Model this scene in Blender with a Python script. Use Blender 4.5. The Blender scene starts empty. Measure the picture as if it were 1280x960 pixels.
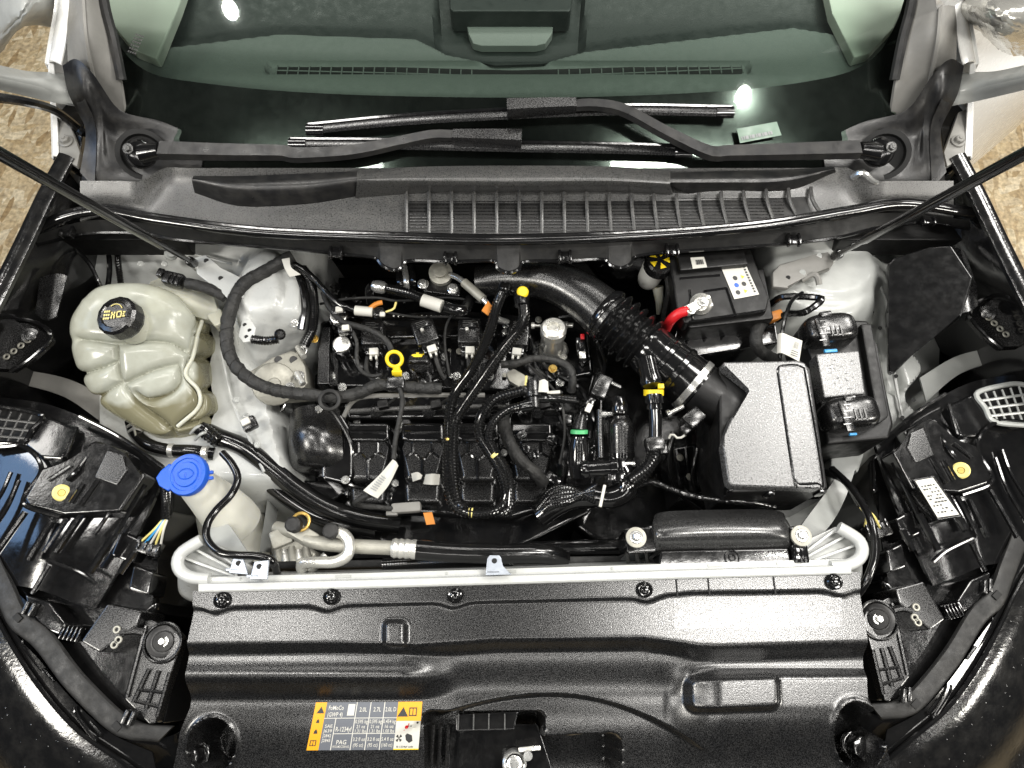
import bpy, bmesh, math, random
import numpy as np
from mathutils import Vector, Matrix
random.seed(7); RNG = np.random.default_rng(7)
R = math.radians
SC = bpy.context.scene
COL = SC.collection

# ------------------------------------------------------------------ camera
CAM = Vector((0.0, -0.135, 2.02)); PITCH = 68.0; FPX = 887.0
cd = bpy.data.cameras.new("camera"); cam = bpy.data.objects.new("camera", cd); COL.objects.link(cam)
cam.location = CAM; cam.rotation_euler = (R(90 - PITCH), 0, 0)
cd.sensor_width = 36.0; cd.lens = 36.0 * FPX / 1280.0; cd.clip_start = 0.02; cd.clip_end = 60
SC.camera = cam
# ------------------------------------------------------------------ world, lamps, exposure
w = bpy.data.worlds.new("World"); SC.world = w; w.use_nodes = True
w.node_tree.nodes["Background"].inputs[0].default_value = (0.80, 0.90, 1.0, 1)
w.node_tree.nodes["Background"].inputs[1].default_value = 0.02
def lamp(name, loc, size, power, col=(1, .97, .92), target=None):
    l = bpy.data.lights.new(name, 'AREA'); l.shape = 'RECTANGLE'; l.size, l.size_y = size
    l.energy = power; l.color = col
    o = bpy.data.objects.new(name, l); COL.objects.link(o); o.location = loc
    t = Vector(target) if target else Vector((loc[0], loc[1], 0))
    o.rotation_euler = (t - Vector(loc)).to_track_quat('-Z', 'Y').to_euler()
    return o
lamp("ceiling_or_fill_lamp", (1.42, 1.22, 3.2), (0.80, 0.60), 40)
lamp("ceiling_or_fill_lamp", (1.08, 0.05, 3.2), (1.00, 0.20), 32)
lamp("ceiling_or_fill_lamp", (-1.15, 0.03, 3.2), (0.80, 0.20), 15)
for p in ((0.55, -0.95, 3.1), (-0.55, -0.95, 3.1), (1.95, -0.6, 3.0), (-1.95, -0.6, 3.0), (0.0, 1.75, 3.1)): lamp("glint_strip", p, (0.04, 1.3), 4.5)  # added strip lights, placed only to put glints on black edges
lamp("ceiling_or_fill_lamp", (-1.05, 2.1, 3.2), (1.1, 0.30), 22)
lamp("ceiling_or_fill_lamp", (0.6, 2.3, 3.2), (0.9, 0.25), 12)
lamp("ceiling_or_fill_lamp", (0.1, -1.5, 3.2), (2.2, 0.12), 12)  # added fill light from the camera side, not a fixture
for p in ((1.295, 0.389, 3.2), (-1.46, 0.724, 3.2)): lamp("ceiling_spot", p, (0.075, 0.075), 3.2).data.shape = 'DISK'
lamp("ceiling_or_fill_lamp", (2.6, 1.9, 2.9), (0.5, 0.8), 34, target=(1.2, 0.9, 0.6))  # added light that brightens the door and the right-hand floor
lamp("ceiling_or_fill_lamp", (-2.6, 0.9, 2.9), (0.5, 0.8), 14, target=(-1.2, 0.9, 0.6))  # added light that brightens the floor on the left
lamp("work_lamp", (2.30, -0.78, 2.25), (0.45, 0.45), 30, (1, .96, .88), (0.5, 0, .9))
lamp("work_lamp", (-1.99, -0.64, 2.57), (0.45, 0.45), 27, (1, .96, .88), (-0.5, 0, .9))
lamp("daylight_door", (-2.5, 0.30, 2.25), (0.8, 0.7), 7, (.34, .58, 1.0), (-0.81, 0.1, .87))
vs = SC.view_settings; vs.view_transform = 'Standard'; vs.look = 'None'; vs.gamma = 1.0; vs.exposure = 0.15
SC.render.engine = 'CYCLES'
SC.cycles.use_denoising = True; SC.cycles.max_bounces = 8; SC.cycles.transparent_max_bounces = 16
SC.cycles.sample_clamp_indirect = 4.0; SC.cycles.caustics_reflective = False; SC.cycles.caustics_refractive = False

# ------------------------------------------------------------------ pixel -> place
_c, _s = math.cos(R(PITCH)), math.sin(R(PITCH))
def ray(px, py):
    u = (px - 640.0) / FPX; v = (480.0 - py) / FPX
    return Vector((u, _c + v * _s, -_s + v * _c))
def W(px, py, z):
    d = ray(px, py); t = (z - CAM.z) / d.z
    return CAM + d * t
def Wp(px, py, p0, n):
    d = ray(px, py); t = (p0 - CAM).dot(n) / d.dot(n)
    return CAM + d * t
def PX(x, y, z):
    d = Vector((x, y, z)) - CAM
    dep = d.y * _c - d.z * _s; up = d.y * _s + d.z * _c
    return 640 + FPX * d.x / dep, 480 - FPX * up / dep
def K(px, py, z):          # metres per pixel there
    d = W(px, py, z) - CAM
    return (d.y * _c - d.z * _s) / FPX
GP = Vector((0, 0.665, 1.03)); GN = Vector((0, -0.46, 0.888)).normalized()   # windscreen plane
def G(px, py, h=0.0): return Wp(px, py, GP + GN * h, GN)
def XY(pts, z): return [W(a, b, z).to_2d() for a, b in pts]
def ss(a, b, x):
    t = np.clip((x - a) / (b - a), 0, 1); return t * t * (3 - 2 * t)

# ------------------------------------------------------------------ materials
MATS = {}
def mat(name, col, rough=.4, metal=0, grain=0, gs=450, dust=0, coat=0, var=0, spec=.5, trans=0, sss=0, big=0, bs=25, rv=.25, rs=60, speck=0, sps=330):
    if name in MATS: return MATS[name]
    m = bpy.data.materials.new(name); m.use_nodes = True
    nt = m.node_tree; N = nt.nodes; L = nt.links; p = N["Principled BSDF"]
    p.inputs['Base Color'].default_value = (*col, 1); p.inputs['Roughness'].default_value = rough
    p.inputs['Metallic'].default_value = metal; p.inputs['Specular IOR Level'].default_value = spec
    p.inputs['Coat Weight'].default_value = coat; p.inputs['Coat Roughness'].default_value = .08
    p.inputs['Transmission Weight'].default_value = trans
    if sss:
        p.inputs['Subsurface Weight'].default_value = sss; p.inputs['Subsurface Radius'].default_value = (.02, .018, .012); p.inputs['Subsurface Scale'].default_value = .6
    tc = N.new('ShaderNodeNewGeometry')
    def noise(scale, det=3, rgh=.55):
        n = N.new('ShaderNodeTexNoise'); n.inputs['Scale'].default_value = scale; n.inputs['Detail'].default_value = det
        n.inputs['Roughness'].default_value = rgh
        L.new(tc.outputs['Position'], n.inputs['Vector']); return n
    if dust or var:
        n = noise(38, 6, .65)
        r = N.new('ShaderNodeValToRGB'); r.color_ramp.elements[0].position = .42; r.color_ramp.elements[1].position = .78
        L.new(n.outputs['Fac'], r.inputs['Fac'])
        mx = N.new('ShaderNodeMix'); mx.data_type = 'RGBA'
        mul = N.new('ShaderNodeMath'); mul.operation = 'MULTIPLY'; mul.inputs[1].default_value = max(dust, var)
        L.new(r.outputs['Color'], mul.inputs[0]); L.new(mul.outputs[0], mx.inputs['Factor'])
        mx.inputs['A'].default_value = (*col, 1)
        mx.inputs['B'].default_value = (.19, .18, .16, 1) if dust else (*[c * .55 for c in col], 1)
        L.new(mx.outputs['Result'], p.inputs['Base Color'])
    if speck:  # glints of the grained relief put into the colour as random specks
        n = noise(sps, 1, .5); r = N.new('ShaderNodeMapRange'); r.inputs['From Min'].default_value = .36; r.inputs['From Max'].default_value = .64
        r.inputs['To Min'].default_value = 1 - speck; r.inputs['To Max'].default_value = 1 + speck; L.new(n.outputs['Fac'], r.inputs['Value'])
        ml = N.new('ShaderNodeVectorMath'); ml.operation = 'SCALE'; L.new(r.outputs[0], ml.inputs['Scale'])
        if p.inputs['Base Color'].is_linked: L.new(p.inputs['Base Color'].links[0].from_socket, ml.inputs[0])
        else: ml.inputs[0].default_value = col
        L.new(ml.outputs[0], p.inputs['Base Color'])
    if rv:
        n = noise(rs, 4 if rs < 200 else 1, .6)
        mr = N.new('ShaderNodeMapRange'); mr.inputs['From Min'].default_value = .3; mr.inputs['From Max'].default_value = .7
        mr.inputs['To Min'].default_value = rough * (1 - rv); mr.inputs['To Max'].default_value = min(1, rough * (1 + rv * 1.3))
        L.new(n.outputs['Fac'], mr.inputs['Value']); L.new(mr.outputs['Result'], p.inputs['Roughness'])
    last = None
    if big:
        n = noise(bs, 3); b = N.new('ShaderNodeBump'); b.inputs['Strength'].default_value = big; b.inputs['Distance'].default_value = .006
        L.new(n.outputs['Fac'], b.inputs['Height']); last = b
    if grain:
        n = noise(gs, 2, .6); b = N.new('ShaderNodeBump'); b.inputs['Strength'].default_value = grain; b.inputs['Distance'].default_value = .0012
        L.new(n.outputs['Fac'], b.inputs['Height'])
        if last: L.new(last.outputs[0], b.inputs['Normal'])
        last = b
    if last: L.new(last.outputs[0], p.inputs['Normal'])
    MATS[name] = m; return m
BK = (.0055, .0055, .0058)
mat('gloss', BK, .11, grain=.03, big=.05, bs=30, dust=.02, spec=.8)
mat('wet', BK, .13, grain=.05, gs=260, big=.045, bs=40, dust=.03, spec=.8)
mat('satin', (.0062, .0062, .0065), .24, grain=.08, dust=.04, spec=.8, rv=.4, rs=500)
mat('grainy', (.0085, .0086, .009), .25, grain=.13, gs=560, dust=.03, spec=1.0, rv=.3, rs=560, speck=.6, sps=560)
mat('aircover', (.085, .085, .086), .28, grain=.22, gs=420, dust=.03, spec=1.0, rv=.4, rs=420, speck=.7, sps=420)
mat('cowl', (.046, .046, .045), .33, grain=.14, gs=600, dust=.14, spec=.8, rv=.3, rs=600, speck=.4, sps=600)
mat('cowldark', (.012, .012, .0125), .36, grain=.2, gs=400, dust=.14)
mat('rubber', (.007, .007, .007), .55, grain=.3, dust=.08)
mat('hose', (.005, .005, .0052), .15, big=.06, dust=.02, spec=.7)
mat('tape', (.013, .013, .0125), .62, grain=.5, gs=300, big=.5, bs=130, dust=.07)
mat('matteblack', (.0045, .0045, .0047), .42, grain=.15, dust=.03, spec=.35)
mat('film', (.012, .012, .0125), .22, grain=.05, gs=420, spec=.8, rv=.3, rs=600)
mat('void', (.004, .004, .004), .7, rv=0)
mat('white', (.50, .51, .495), .32, coat=.3, var=.30, big=.05, bs=12)
mat('bodywhite', (.80, .80, .78), .25, coat=.6)
mat('greywhite', (.36, .37, .355), .4, coat=.2, var=.3)
mat('midgrey', (.22, .215, .20), .5, var=.3)  # plain grey parts; also carries the shade painted on the pillars
mat('zinc', (.46, .50, .56), .35, metal=.5, var=.3)
mat('alu', (.78, .77, .72), .30, metal=.75, grain=.4, gs=200, var=.3)
mat('dullalu', (.40, .39, .34), .5, metal=.5, grain=.6, gs=150, var=.45)
mat('steel', (.68, .68, .66), .22, metal=.8, var=.3)
mat('chrome', (.8, .8, .8), .08, metal=1)
mat('chromish', (.55, .54, .50), .16, metal=.7, big=.6, bs=22)
mat('dashdark', (.018, .022, .021), .5, grain=.3, gs=420)  # dark copy of dash; the upper dash's shade is in this colour
mat('modulesheen', (.028, .028, .028), .24, grain=.08, gs=500, spec=.9, speck=.4, sps=500)  # black dome; missing reflected light put in as a greyer base
mat('droplet', (.03, .03, .03), .03, spec=.7, rv=0)
mat('brass', (.62, .42, .12), .35, metal=.8, var=.3)
mat('yellow', (.85, .62, .02), .38, var=.1)
mat('palegold', (.75, .64, .22), .4, var=.15)
mat('blue', (.015, .10, .56), .33, grain=.1, var=.15)
mat('red', (.55, .015, .02), .35)
mat('orange', (.62, .22, .03), .5, var=.25)
mat('labelorange', (.80, .36, .015), .4, rv=0)
mat('labelgrey', (.125, .135, .155), .45, rv=0)
mat('paper', (.58, .57, .52), .55, var=.12)
mat('ink', (.03, .03, .03), .5, rv=0)
mat('dimink', (.24, .25, .25), .5, rv=0)
mat('green', (.08, .42, .16), .4)
mat('skyblue', (.05, .30, .62), .35)
mat('poly', (.52, .52, .44), .33, sss=.35, var=.06, big=.06, bs=30)
mat('neck', (.58, .575, .51), .38, sss=.3, var=.1)
mat('capwhite', (.75, .75, .70), .4)
mat('dash', (.125, .138, .13), .62, grain=.6, gs=420)
mat('dashgrille', (.20, .21, .20), .7, grain=.6, gs=500)
mat('trim', (.50, .52, .46), .6)
mat('sidepaint', (.006, .006, .0063), .16, grain=.25, gs=160, dust=.06, spec=.8)
mat('frit', (.006, .006, .006), .12, rv=.1, dust=.02)
mat('greenink', (.13, .20, .15), .4)

def m_reservoir():
    m = bpy.data.materials.new('reservoir_plastic'); m.use_nodes = True; nt = m.node_tree; N = nt.nodes; L = nt.links
    p = N["Principled BSDF"]; p.inputs['Base Color'].default_value = (.74, .74, .60, 1); p.inputs['Roughness'].default_value = .2
    g = N.new('ShaderNodeNewGeometry'); n = N.new('ShaderNodeTexNoise'); n.inputs['Scale'].default_value = 45; n.inputs['Detail'].default_value = 5
    L.new(g.outputs['Position'], n.inputs['Vector']); b = N.new('ShaderNodeBump'); b.inputs['Strength'].default_value = .06; b.inputs['Distance'].default_value = .004
    L.new(n.outputs['Fac'], b.inputs['Height']); L.new(b.outputs[0], p.inputs['Normal'])
    cr = N.new('ShaderNodeValToRGB'); cr.color_ramp.elements[0].position = .35; cr.color_ramp.elements[1].position = .75
    cr.color_ramp.elements[0].color = (.52, .53, .45, 1); cr.color_ramp.elements[1].color = (.62, .64, .56, 1); L.new(n.outputs['Fac'], cr.inputs['Fac']); sz = N.new('ShaderNodeSeparateXYZ'); L.new(g.outputs['Position'], sz.inputs[0]); n2 = N.new('ShaderNodeTexNoise'); n2.inputs['Scale'].default_value = 30; L.new(g.outputs['Position'], n2.inputs['Vector'])
    ma = N.new('ShaderNodeMath'); ma.operation = 'MULTIPLY_ADD'; ma.inputs[1].default_value = .012; L.new(n2.outputs['Fac'], ma.inputs[0]); L.new(sz.outputs['Z'], ma.inputs[2])
    lv = N.new('ShaderNodeMapRange'); lv.inputs['From Min'].default_value = .862; lv.inputs['From Max'].default_value = .870; L.new(ma.outputs[0], lv.inputs['Value'])
    fm = N.new('ShaderNodeMix'); fm.data_type = 'RGBA'; fm.inputs['A'].default_value = (.26, .245, .155, 1); L.new(cr.outputs[0], fm.inputs['B']); L.new(lv.outputs[0], fm.inputs['Factor']); L.new(fm.outputs['Result'], p.inputs['Base Color'])
    t = N.new('ShaderNodeBsdfTransparent'); t.inputs[0].default_value = (.93, .91, .78, 1)
    mx = N.new('ShaderNodeMixShader'); mx.inputs[0].default_value = .34; L.new(p.outputs[0], mx.inputs[1]); L.new(t.outputs[0], mx.inputs[2])
    L.new(mx.outputs[0], N["Material Output"].inputs[0]); MATS['reservoir'] = m
m_reservoir()
mat('coolant', (.10, .085, .035), .2)
def m_glass():
    m = bpy.data.materials.new('windscreen_glass'); m.use_nodes = True; nt = m.node_tree; N = nt.nodes; L = nt.links
    N.remove(N["Principled BSDF"]); out = N["Material Output"]
    t = N.new('ShaderNodeBsdfTransparent'); t.inputs[0].default_value = (.76, .87, .80, 1)
    gl = N.new('ShaderNodeBsdfGlossy'); gl.inputs['Roughness'].default_value = .035; gl.inputs[0].default_value = (.9, 1, .95, 1)
    d = N.new('ShaderNodeBsdfDiffuse'); d.inputs[0].default_value = (.55, .62, .56, 1)
    f = N.new('ShaderNodeFresnel'); f.inputs[0].default_value = 1.5
    mx = N.new('ShaderNodeMixShader'); L.new(f.outputs[0], mx.inputs[0]); L.new(t.outputs[0], mx.inputs[1]); L.new(gl.outputs[0], mx.inputs[2])
    geo = N.new('ShaderNodeNewGeometry'); n = N.new('ShaderNodeTexNoise'); n.inputs['Scale'].default_value = 9; n.inputs['Detail'].default_value = 8; n.inputs['Roughness'].default_value = .7
    L.new(geo.outputs['Position'], n.inputs['Vector'])
    mr = N.new('ShaderNodeMapRange'); mr.inputs['From Min'].default_value = .4; mr.inputs['From Max'].default_value = .85; mr.inputs['To Min'].default_value = .002; mr.inputs['To Max'].default_value = .012
    L.new(n.outputs['Fac'], mr.inputs['Value'])
    m2 = N.new('ShaderNodeMixShader'); L.new(mr.outputs[0], m2.inputs[0]); L.new(mx.outputs[0], m2.inputs[1]); L.new(d.outputs[0], m2.inputs[2])
    L.new(m2.outputs[0], out.inputs[0]); MATS['glass'] = m
m_glass()
def m_board():
    m = bpy.data.materials.new('strand_board'); m.use_nodes = True; nt = m.node_tree; N = nt.nodes; L = nt.links
    p = N["Principled BSDF"]; p.inputs['Roughness'].default_value = .55
    g = N.new('ShaderNodeNewGeometry'); last = None
    cols = [((.50, .37, .20), (.74, .60, .38)), ((.58, .45, .26), (.82, .70, .47)), ((.44, .32, .17), (.70, .56, .34)), ((.56, .44, .27), (.86, .74, .52)), ((.40, .28, .14), (.74, .60, .38))]
    for i, (a, sc) in enumerate(((14, (11, 38, 1)), (68, (9, 32, 1)), (126, (12, 46, 1)), (168, (10, 36, 1)), (98, (12, 48, 1)))):
        vr = N.new('ShaderNodeVectorRotate'); vr.rotation_type = 'Z_AXIS'; vr.inputs['Angle'].default_value = R(a); mp = N.new('ShaderNodeVectorMath'); mp.operation = 'MULTIPLY'; mp.inputs[1].default_value = sc; L.new(vr.outputs[0], mp.inputs[0])
        nz = N.new('ShaderNodeTexNoise'); nz.inputs['Scale'].default_value = 6; L.new(g.outputs['Position'], nz.inputs['Vector'])
        ad = N.new('ShaderNodeVectorMath'); ad.operation = 'MULTIPLY_ADD'; ad.inputs[1].default_value = (.025, .025, 0); L.new(nz.outputs['Color'], ad.inputs[0]); L.new(g.outputs['Position'], ad.inputs[2])
        L.new(ad.outputs[0], vr.inputs['Vector'])
        v = N.new('ShaderNodeTexVoronoi'); v.inputs['Scale'].default_value = 1.0; L.new(mp.outputs[0], v.inputs['Vector'])
        sp = N.new('ShaderNodeSeparateColor'); L.new(v.outputs['Color'], sp.inputs[0])
        c = N.new('ShaderNodeMix'); c.data_type = 'RGBA'; c.inputs['A'].default_value = (*cols[i][0], 1); c.inputs['B'].default_value = (*cols[i][1], 1)
        L.new(sp.outputs[0], c.inputs['Factor'])
        if last is None: last = c.outputs['Result']
        else:
            st = N.new('ShaderNodeMath'); st.operation = 'GREATER_THAN'; st.inputs[1].default_value = .55; L.new(sp.outputs[1], st.inputs[0])
            mx = N.new('ShaderNodeMix'); mx.data_type = 'RGBA'; L.new(st.outputs[0], mx.inputs['Factor']); L.new(last, mx.inputs['A']); L.new(c.outputs['Result'], mx.inputs['B']); last = mx.outputs['Result']
    gz = N.new('ShaderNodeTexNoise'); gz.inputs['Scale'].default_value = 70; gz.inputs['Detail'].default_value = 6; L.new(g.outputs['Position'], gz.inputs['Vector'])
    gm = N.new('ShaderNodeMapRange'); gm.inputs['From Min'].default_value = .3; gm.inputs['From Max'].default_value = .7; gm.inputs['To Min'].default_value = .45; gm.inputs['To Max'].default_value = .95; L.new(gz.outputs['Fac'], gm.inputs['Value'])
    gv_ = N.new('ShaderNodeVectorMath'); gv_.operation = 'SCALE'; L.new(last, gv_.inputs[0]); L.new(gm.outputs[0], gv_.inputs['Scale']); last = gv_.outputs[0]
    b = N.new('ShaderNodeBump'); b.inputs['Strength'].default_value = .5; b.inputs['Distance'].default_value = .004; L.new(last, b.inputs['Height']); L.new(b.outputs[0], p.inputs['Normal'])
    L.new(last, p.inputs['Base Color']); MATS['board'] = m
m_board()

# ------------------------------------------------------------------ mesh helpers
class MB:
    def __init__(s): s.v = []; s.f = []
    def add(s, v, f):
        o = len(s.v); s.v += [tuple(a) for a in v]; s.f += [tuple(i + o for i in q) for q in f]; return s
    def bm(s, b):
        b.verts.index_update(); s.add([x.co.copy() for x in b.verts], [[q.index for q in fc.verts] for fc in b.faces]); b.free(); return s
    def prism(s, pts, z1, z0, bev=.003, seg=2, bot=None):
        """world xy outline, extruded down from z1 to z0, upper edge rounded"""
        a = sum(pts[i][0] * pts[(i + 1) % len(pts)][1] - pts[(i + 1) % len(pts)][0] * pts[i][1] for i in range(len(pts)))
        if a < 0: pts = pts[::-1]; bot = bot[::-1] if bot else None
        b = bmesh.new(); n = len(pts)
        lo = bot or pts
        t = [b.verts.new((p[0], p[1], z1)) for p in pts]; u = [b.verts.new((p[0], p[1], z0)) for p in lo]
        top = b.faces.new(t); b.faces.new(u[::-1])
        for i in range(n): b.faces.new((t[i - 1], u[i - 1], u[i], t[i]))
        if bev:
            e = [x for x in b.edges if any(v in t for v in x.verts)]
            bmesh.ops.bevel(b, geom=e, offset=bev, segments=seg, affect='EDGES', profile=.5, clamp_overlap=True)
        return s.bm(b)
    def pp(s, pts, z1, z0, bev=.003, seg=2): return s.prism(XY(pts, z1), z1, z0, bev, seg)
    def box(s, c, size, rot=(0, 0, 0), bev=.002, seg=2):
        b = bmesh.new(); bmesh.ops.create_cube(b, size=1); bmesh.ops.scale(b, vec=size, verts=b.verts)
        if bev: bmesh.ops.bevel(b, geom=b.edges[:], offset=min(bev, min(size) * .45), segments=seg, affect='EDGES', profile=.5, clamp_overlap=True)
        if not isinstance(rot, Matrix):
            from mathutils import Euler
            rot = Euler(rot).to_matrix()
        bmesh.ops.transform(b, matrix=Matrix.Translation(c) @ rot.to_4x4(), verts=b.verts); return s.bm(b)
    def tube(s, path, r, n=10, step=.006, corr=0, pitch=.0045, wob=0, flat=1, raw=False, cap=True):
        P = curve([W(*p) if not raw else Vector(p) for p in path], pitch / 2 if corr else step)
        if len(P) < 2: return s
        T = [(P[min(i + 1, len(P) - 1)] - P[max(i - 1, 0)]).normalized() for i in range(len(P))]
        ref = Vector((0, 0, 1)) if abs(T[0].z) < .9 else Vector((0, 1, 0))
        nrm = (ref - T[0] * ref.dot(T[0])).normalized(); V = []; F = []
        for i, p in enumerate(P):
            nrm = (nrm - T[i] * nrm.dot(T[i])).normalized(); bi = T[i].cross(nrm)
            rr = r(i / (len(P) - 1)) if callable(r) else r
            if corr and i % 2: rr *= 1 - corr
            if wob: rr *= 1 + wob * (random.random() - .5)
            for k in range(n):
                a = 2 * math.pi * (k + (.5 if n == 4 else 0)) / n; rk = rr * (1 + wob * .6 * (random.random() - .5)) if wob else rr; V.append(p + nrm * math.cos(a) * rk * flat + bi * math.sin(a) * rk)
        for i in range(len(P) - 1):
            for k in range(n):
                k2 = (k + 1) % n; F.append((i * n + k, i * n + k2, (i + 1) * n + k2, (i + 1) * n + k))
        if cap: F.append(tuple(range(n))[::-1]); F.append(tuple((len(P) - 1) * n + k for k in range(n)))
        return s.add(V, F)
    def lathe(s, A, B, prof, n=24, cap=True):
        """A -> B axis; prof = [(t, radius)], t in metres along the axis"""
        A = Vector(A); ax = (Vector(B) - A).normalized(); ref = Vector((0, 0, 1)) if abs(ax.z) < .9 else Vector((1, 0, 0))
        u = ax.cross(ref).normalized(); v = ax.cross(u); V = []; F = []
        for t, r in prof:
            for k in range(n):
                a = 2 * math.pi * k / n; V.append(A + ax * t + (u * math.cos(a) + v * math.sin(a)) * max(r, 1e-5))
        for i in range(len(prof) - 1):
            for k in range(n):
                k2 = (k + 1) % n; F.append((i * n + k, (i + 1) * n + k, (i + 1) * n + k2, i * n + k2))
        if cap: F.append(tuple(range(n))); F.append(tuple((len(prof) - 1) * n + k for k in range(n))[::-1])
        return s.add(V, F)
    def grid(s, A, thick=0):
        """A: rows x cols of points"""
        r, c = len(A), len(A[0]); V = [p for row in A for p in row]
        F = [(i * c + j, i * c + j + 1, (i + 1) * c + j + 1, (i + 1) * c + j) for i in range(r - 1) for j in range(c - 1)]
        if thick:
            o = len(V); V = V + [Vector(p) - Vector((0, 0, thick)) for p in V]
            F = F + [tuple(q + o for q in f[::-1]) for f in F]
            ring = [j for j in range(c)] + [i * c + c - 1 for i in range(1, r)] + [(r - 1) * c + j for j in range(c - 2, -1, -1)] + [i * c for i in range(r - 2, 0, -1)]
            for i in range(len(ring)):
                a, b = ring[i], ring[(i + 1) % len(ring)]; F.append((b, a, a + o, b + o))
        return s.add(V, F)
    def loft(s, rows, nu=24, nv=12, thick=0, raw=False):
        """rows of control points (px,py,z) all the same length, smooth through both ways"""
        C = [[Vector(p) if raw else W(*p) for p in r] for r in rows]
        A = [resample(r, nu) for r in C]
        A = list(zip(*[resample(list(col), nv) for col in zip(*A)]))
        return s.grid([list(a) for a in A], thick)
    def ring(s, c, nrm, r, rt, n=24, m=8):
        nrm = Vector(nrm).normalized(); ref = Vector((0, 0, 1)) if abs(nrm.z) < .9 else Vector((1, 0, 0)); u = nrm.cross(ref).normalized(); v = nrm.cross(u); V = []; F = []; c = Vector(c)
        for i in range(n):
            a = 2 * math.pi * i / n; d = u * math.cos(a) + v * math.sin(a)
            for k in range(m):
                b = 2 * math.pi * k / m; V.append(c + d * (r + rt * math.cos(b)) + nrm * rt * math.sin(b))
        for i in range(n):
            for k in range(m):
                i2 = (i + 1) % n; k2 = (k + 1) % m; F.append((i * m + k, i2 * m + k, i2 * m + k2, i * m + k2))
        return s.add(V, F)
def _cr(a, b, c, d, t):
    return .5 * ((2 * b) + (c - a) * t + (2 * a - 5 * b + 4 * c - d) * t * t + (3 * b - a - 3 * c + d) * t ** 3)
def dense(P, m=10):
    P = [Vector(p) for p in P]
    if len(P) == 2: return [P[0].lerp(P[1], i / m) for i in range(m + 1)]
    Q = [P[0] * 2 - P[1]] + P + [P[-1] * 2 - P[-2]]; out = []
    for i in range(len(P) - 1):
        for k in range(m): out.append(_cr(Q[i], Q[i + 1], Q[i + 2], Q[i + 3], k / m))
    return out + [P[-1]]
def curve(P, step):
    D = dense(P, 12); L = [0]
    for i in range(1, len(D)): L.append(L[-1] + (D[i] - D[i - 1]).length)
    n = max(2, int(L[-1] / step)); return _at(D, L, n)
def _at(D, L, n):
    out = []; j = 0
    for i in range(n + 1):
        t = L[-1] * i / n
        while j < len(L) - 2 and L[j + 1] < t: j += 1
        h = (t - L[j]) / max(1e-9, L[j + 1] - L[j]); out.append(D[j].lerp(D[j + 1], min(1, h)))
    return out
def resample(P, n):
    D = dense(P, 10); m = len(D) - 1
    return [D[int(i * m / n)].lerp(D[min(m, int(i * m / n) + 1)], i * m / n - int(i * m / n)) for i in range(n + 1)]

ORG = {}
def obj(name, mb, m, parent=None, label=None, cat=None, group=None, kind=None, ang=38, smooth=True):
    me = bpy.data.meshes.new(name); V = mb.v
    if parent is not None: org = ORG[parent.name]
    else:
        a = np.array(V); lo, hi = a.min(0), a.max(0); org = Vector(((lo[0] + hi[0]) / 2, (lo[1] + hi[1]) / 2, lo[2]))
    me.from_pydata([(v[0] - org[0], v[1] - org[1], v[2] - org[2]) for v in V], [], mb.f); me.update()
    b = bmesh.new(); b.from_mesh(me); bmesh.ops.recalc_face_normals(b, faces=b.faces); b.to_mesh(me); b.free()
    if smooth:
        me.polygons.foreach_set('use_smooth', [True] * len(me.polygons)); me.set_sharp_from_angle(angle=R(ang))
    me.materials.append(MATS[m]); o = bpy.data.objects.new(name, me); COL.objects.link(o)
    if smooth and len(me.polygons) < 4000 and any(p.loop_total > 4 for p in me.polygons):
        wn = o.modifiers.new('Normals', 'WEIGHTED_NORMAL'); wn.keep_sharp = True; wn.weight = 80
    if parent is not None: o.parent = parent
    else: o.location = org
    ORG[o.name] = org
    for k, x in (('label', label), ('category', cat), ('group', group), ('kind', kind)):
        if x: o[k] = x
    return o
def T(name, label, cat, at, group=None, kind=None):
    o = bpy.data.objects.new(name, None); COL.objects.link(o); o.empty_display_size = .03
    loc = W(*at); o.location = loc; ORG[o.name] = loc; o['label'] = label; o['category'] = cat
    if group: o['group'] = group
    if kind: o['kind'] = kind
    return o
def clone(src, parent, at, rot=None, scale=None):
    """a copy of one part, sharing its mesh, moved to a world position"""
    o = src.copy(); COL.objects.link(o); o.parent = parent; o.location = Vector(at) - ORG[parent.name]
    if rot is not None: o.rotation_euler = rot
    if scale is not None: o.scale = scale
    ORG[o.name] = ORG[parent.name]; return o
BOLT = {}
def bolt(parent, p, r=.007, m='steel', nrm=(0, 0, 1), name='bolt'):
    p = Vector(p); nrm = Vector(nrm).normalized()
    key = (m, round(r, 4))
    if key not in BOLT:
        me_b = MB().lathe((0, 0, 0), (0, 0, 1), [(0, r * 1.5), (r * .25, r * 1.5), (r * .35, r * 1.35), (r * .36, r)], 16)
        me_b.lathe((0, 0, r * .3), (0, 0, 1), [(0, r), (r * .8, r), (r * .95, r * .8)], 6)
        me_b.lathe((0, 0, r * 1.2), (0, 0, 1), [(0, r * .45), (r * .25, r * .35)], 8)
        me = bpy.data.meshes.new('bolt'); me.from_pydata(me_b.v, [], me_b.f); me.update()
        b = bmesh.new(); b.from_mesh(me); bmesh.ops.recalc_face_normals(b, faces=b.faces); b.to_mesh(me); b.free(); me.materials.append(MATS[m]); BOLT[key] = me
    o = bpy.data.objects.new(name, BOLT[key]); COL.objects.link(o); o.parent = parent; o.location = p - ORG[parent.name]
    o.rotation_euler = nrm.to_track_quat('Z', 'Y').to_euler(); ORG[o.name] = ORG[parent.name]; return o
TXT = {}
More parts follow.
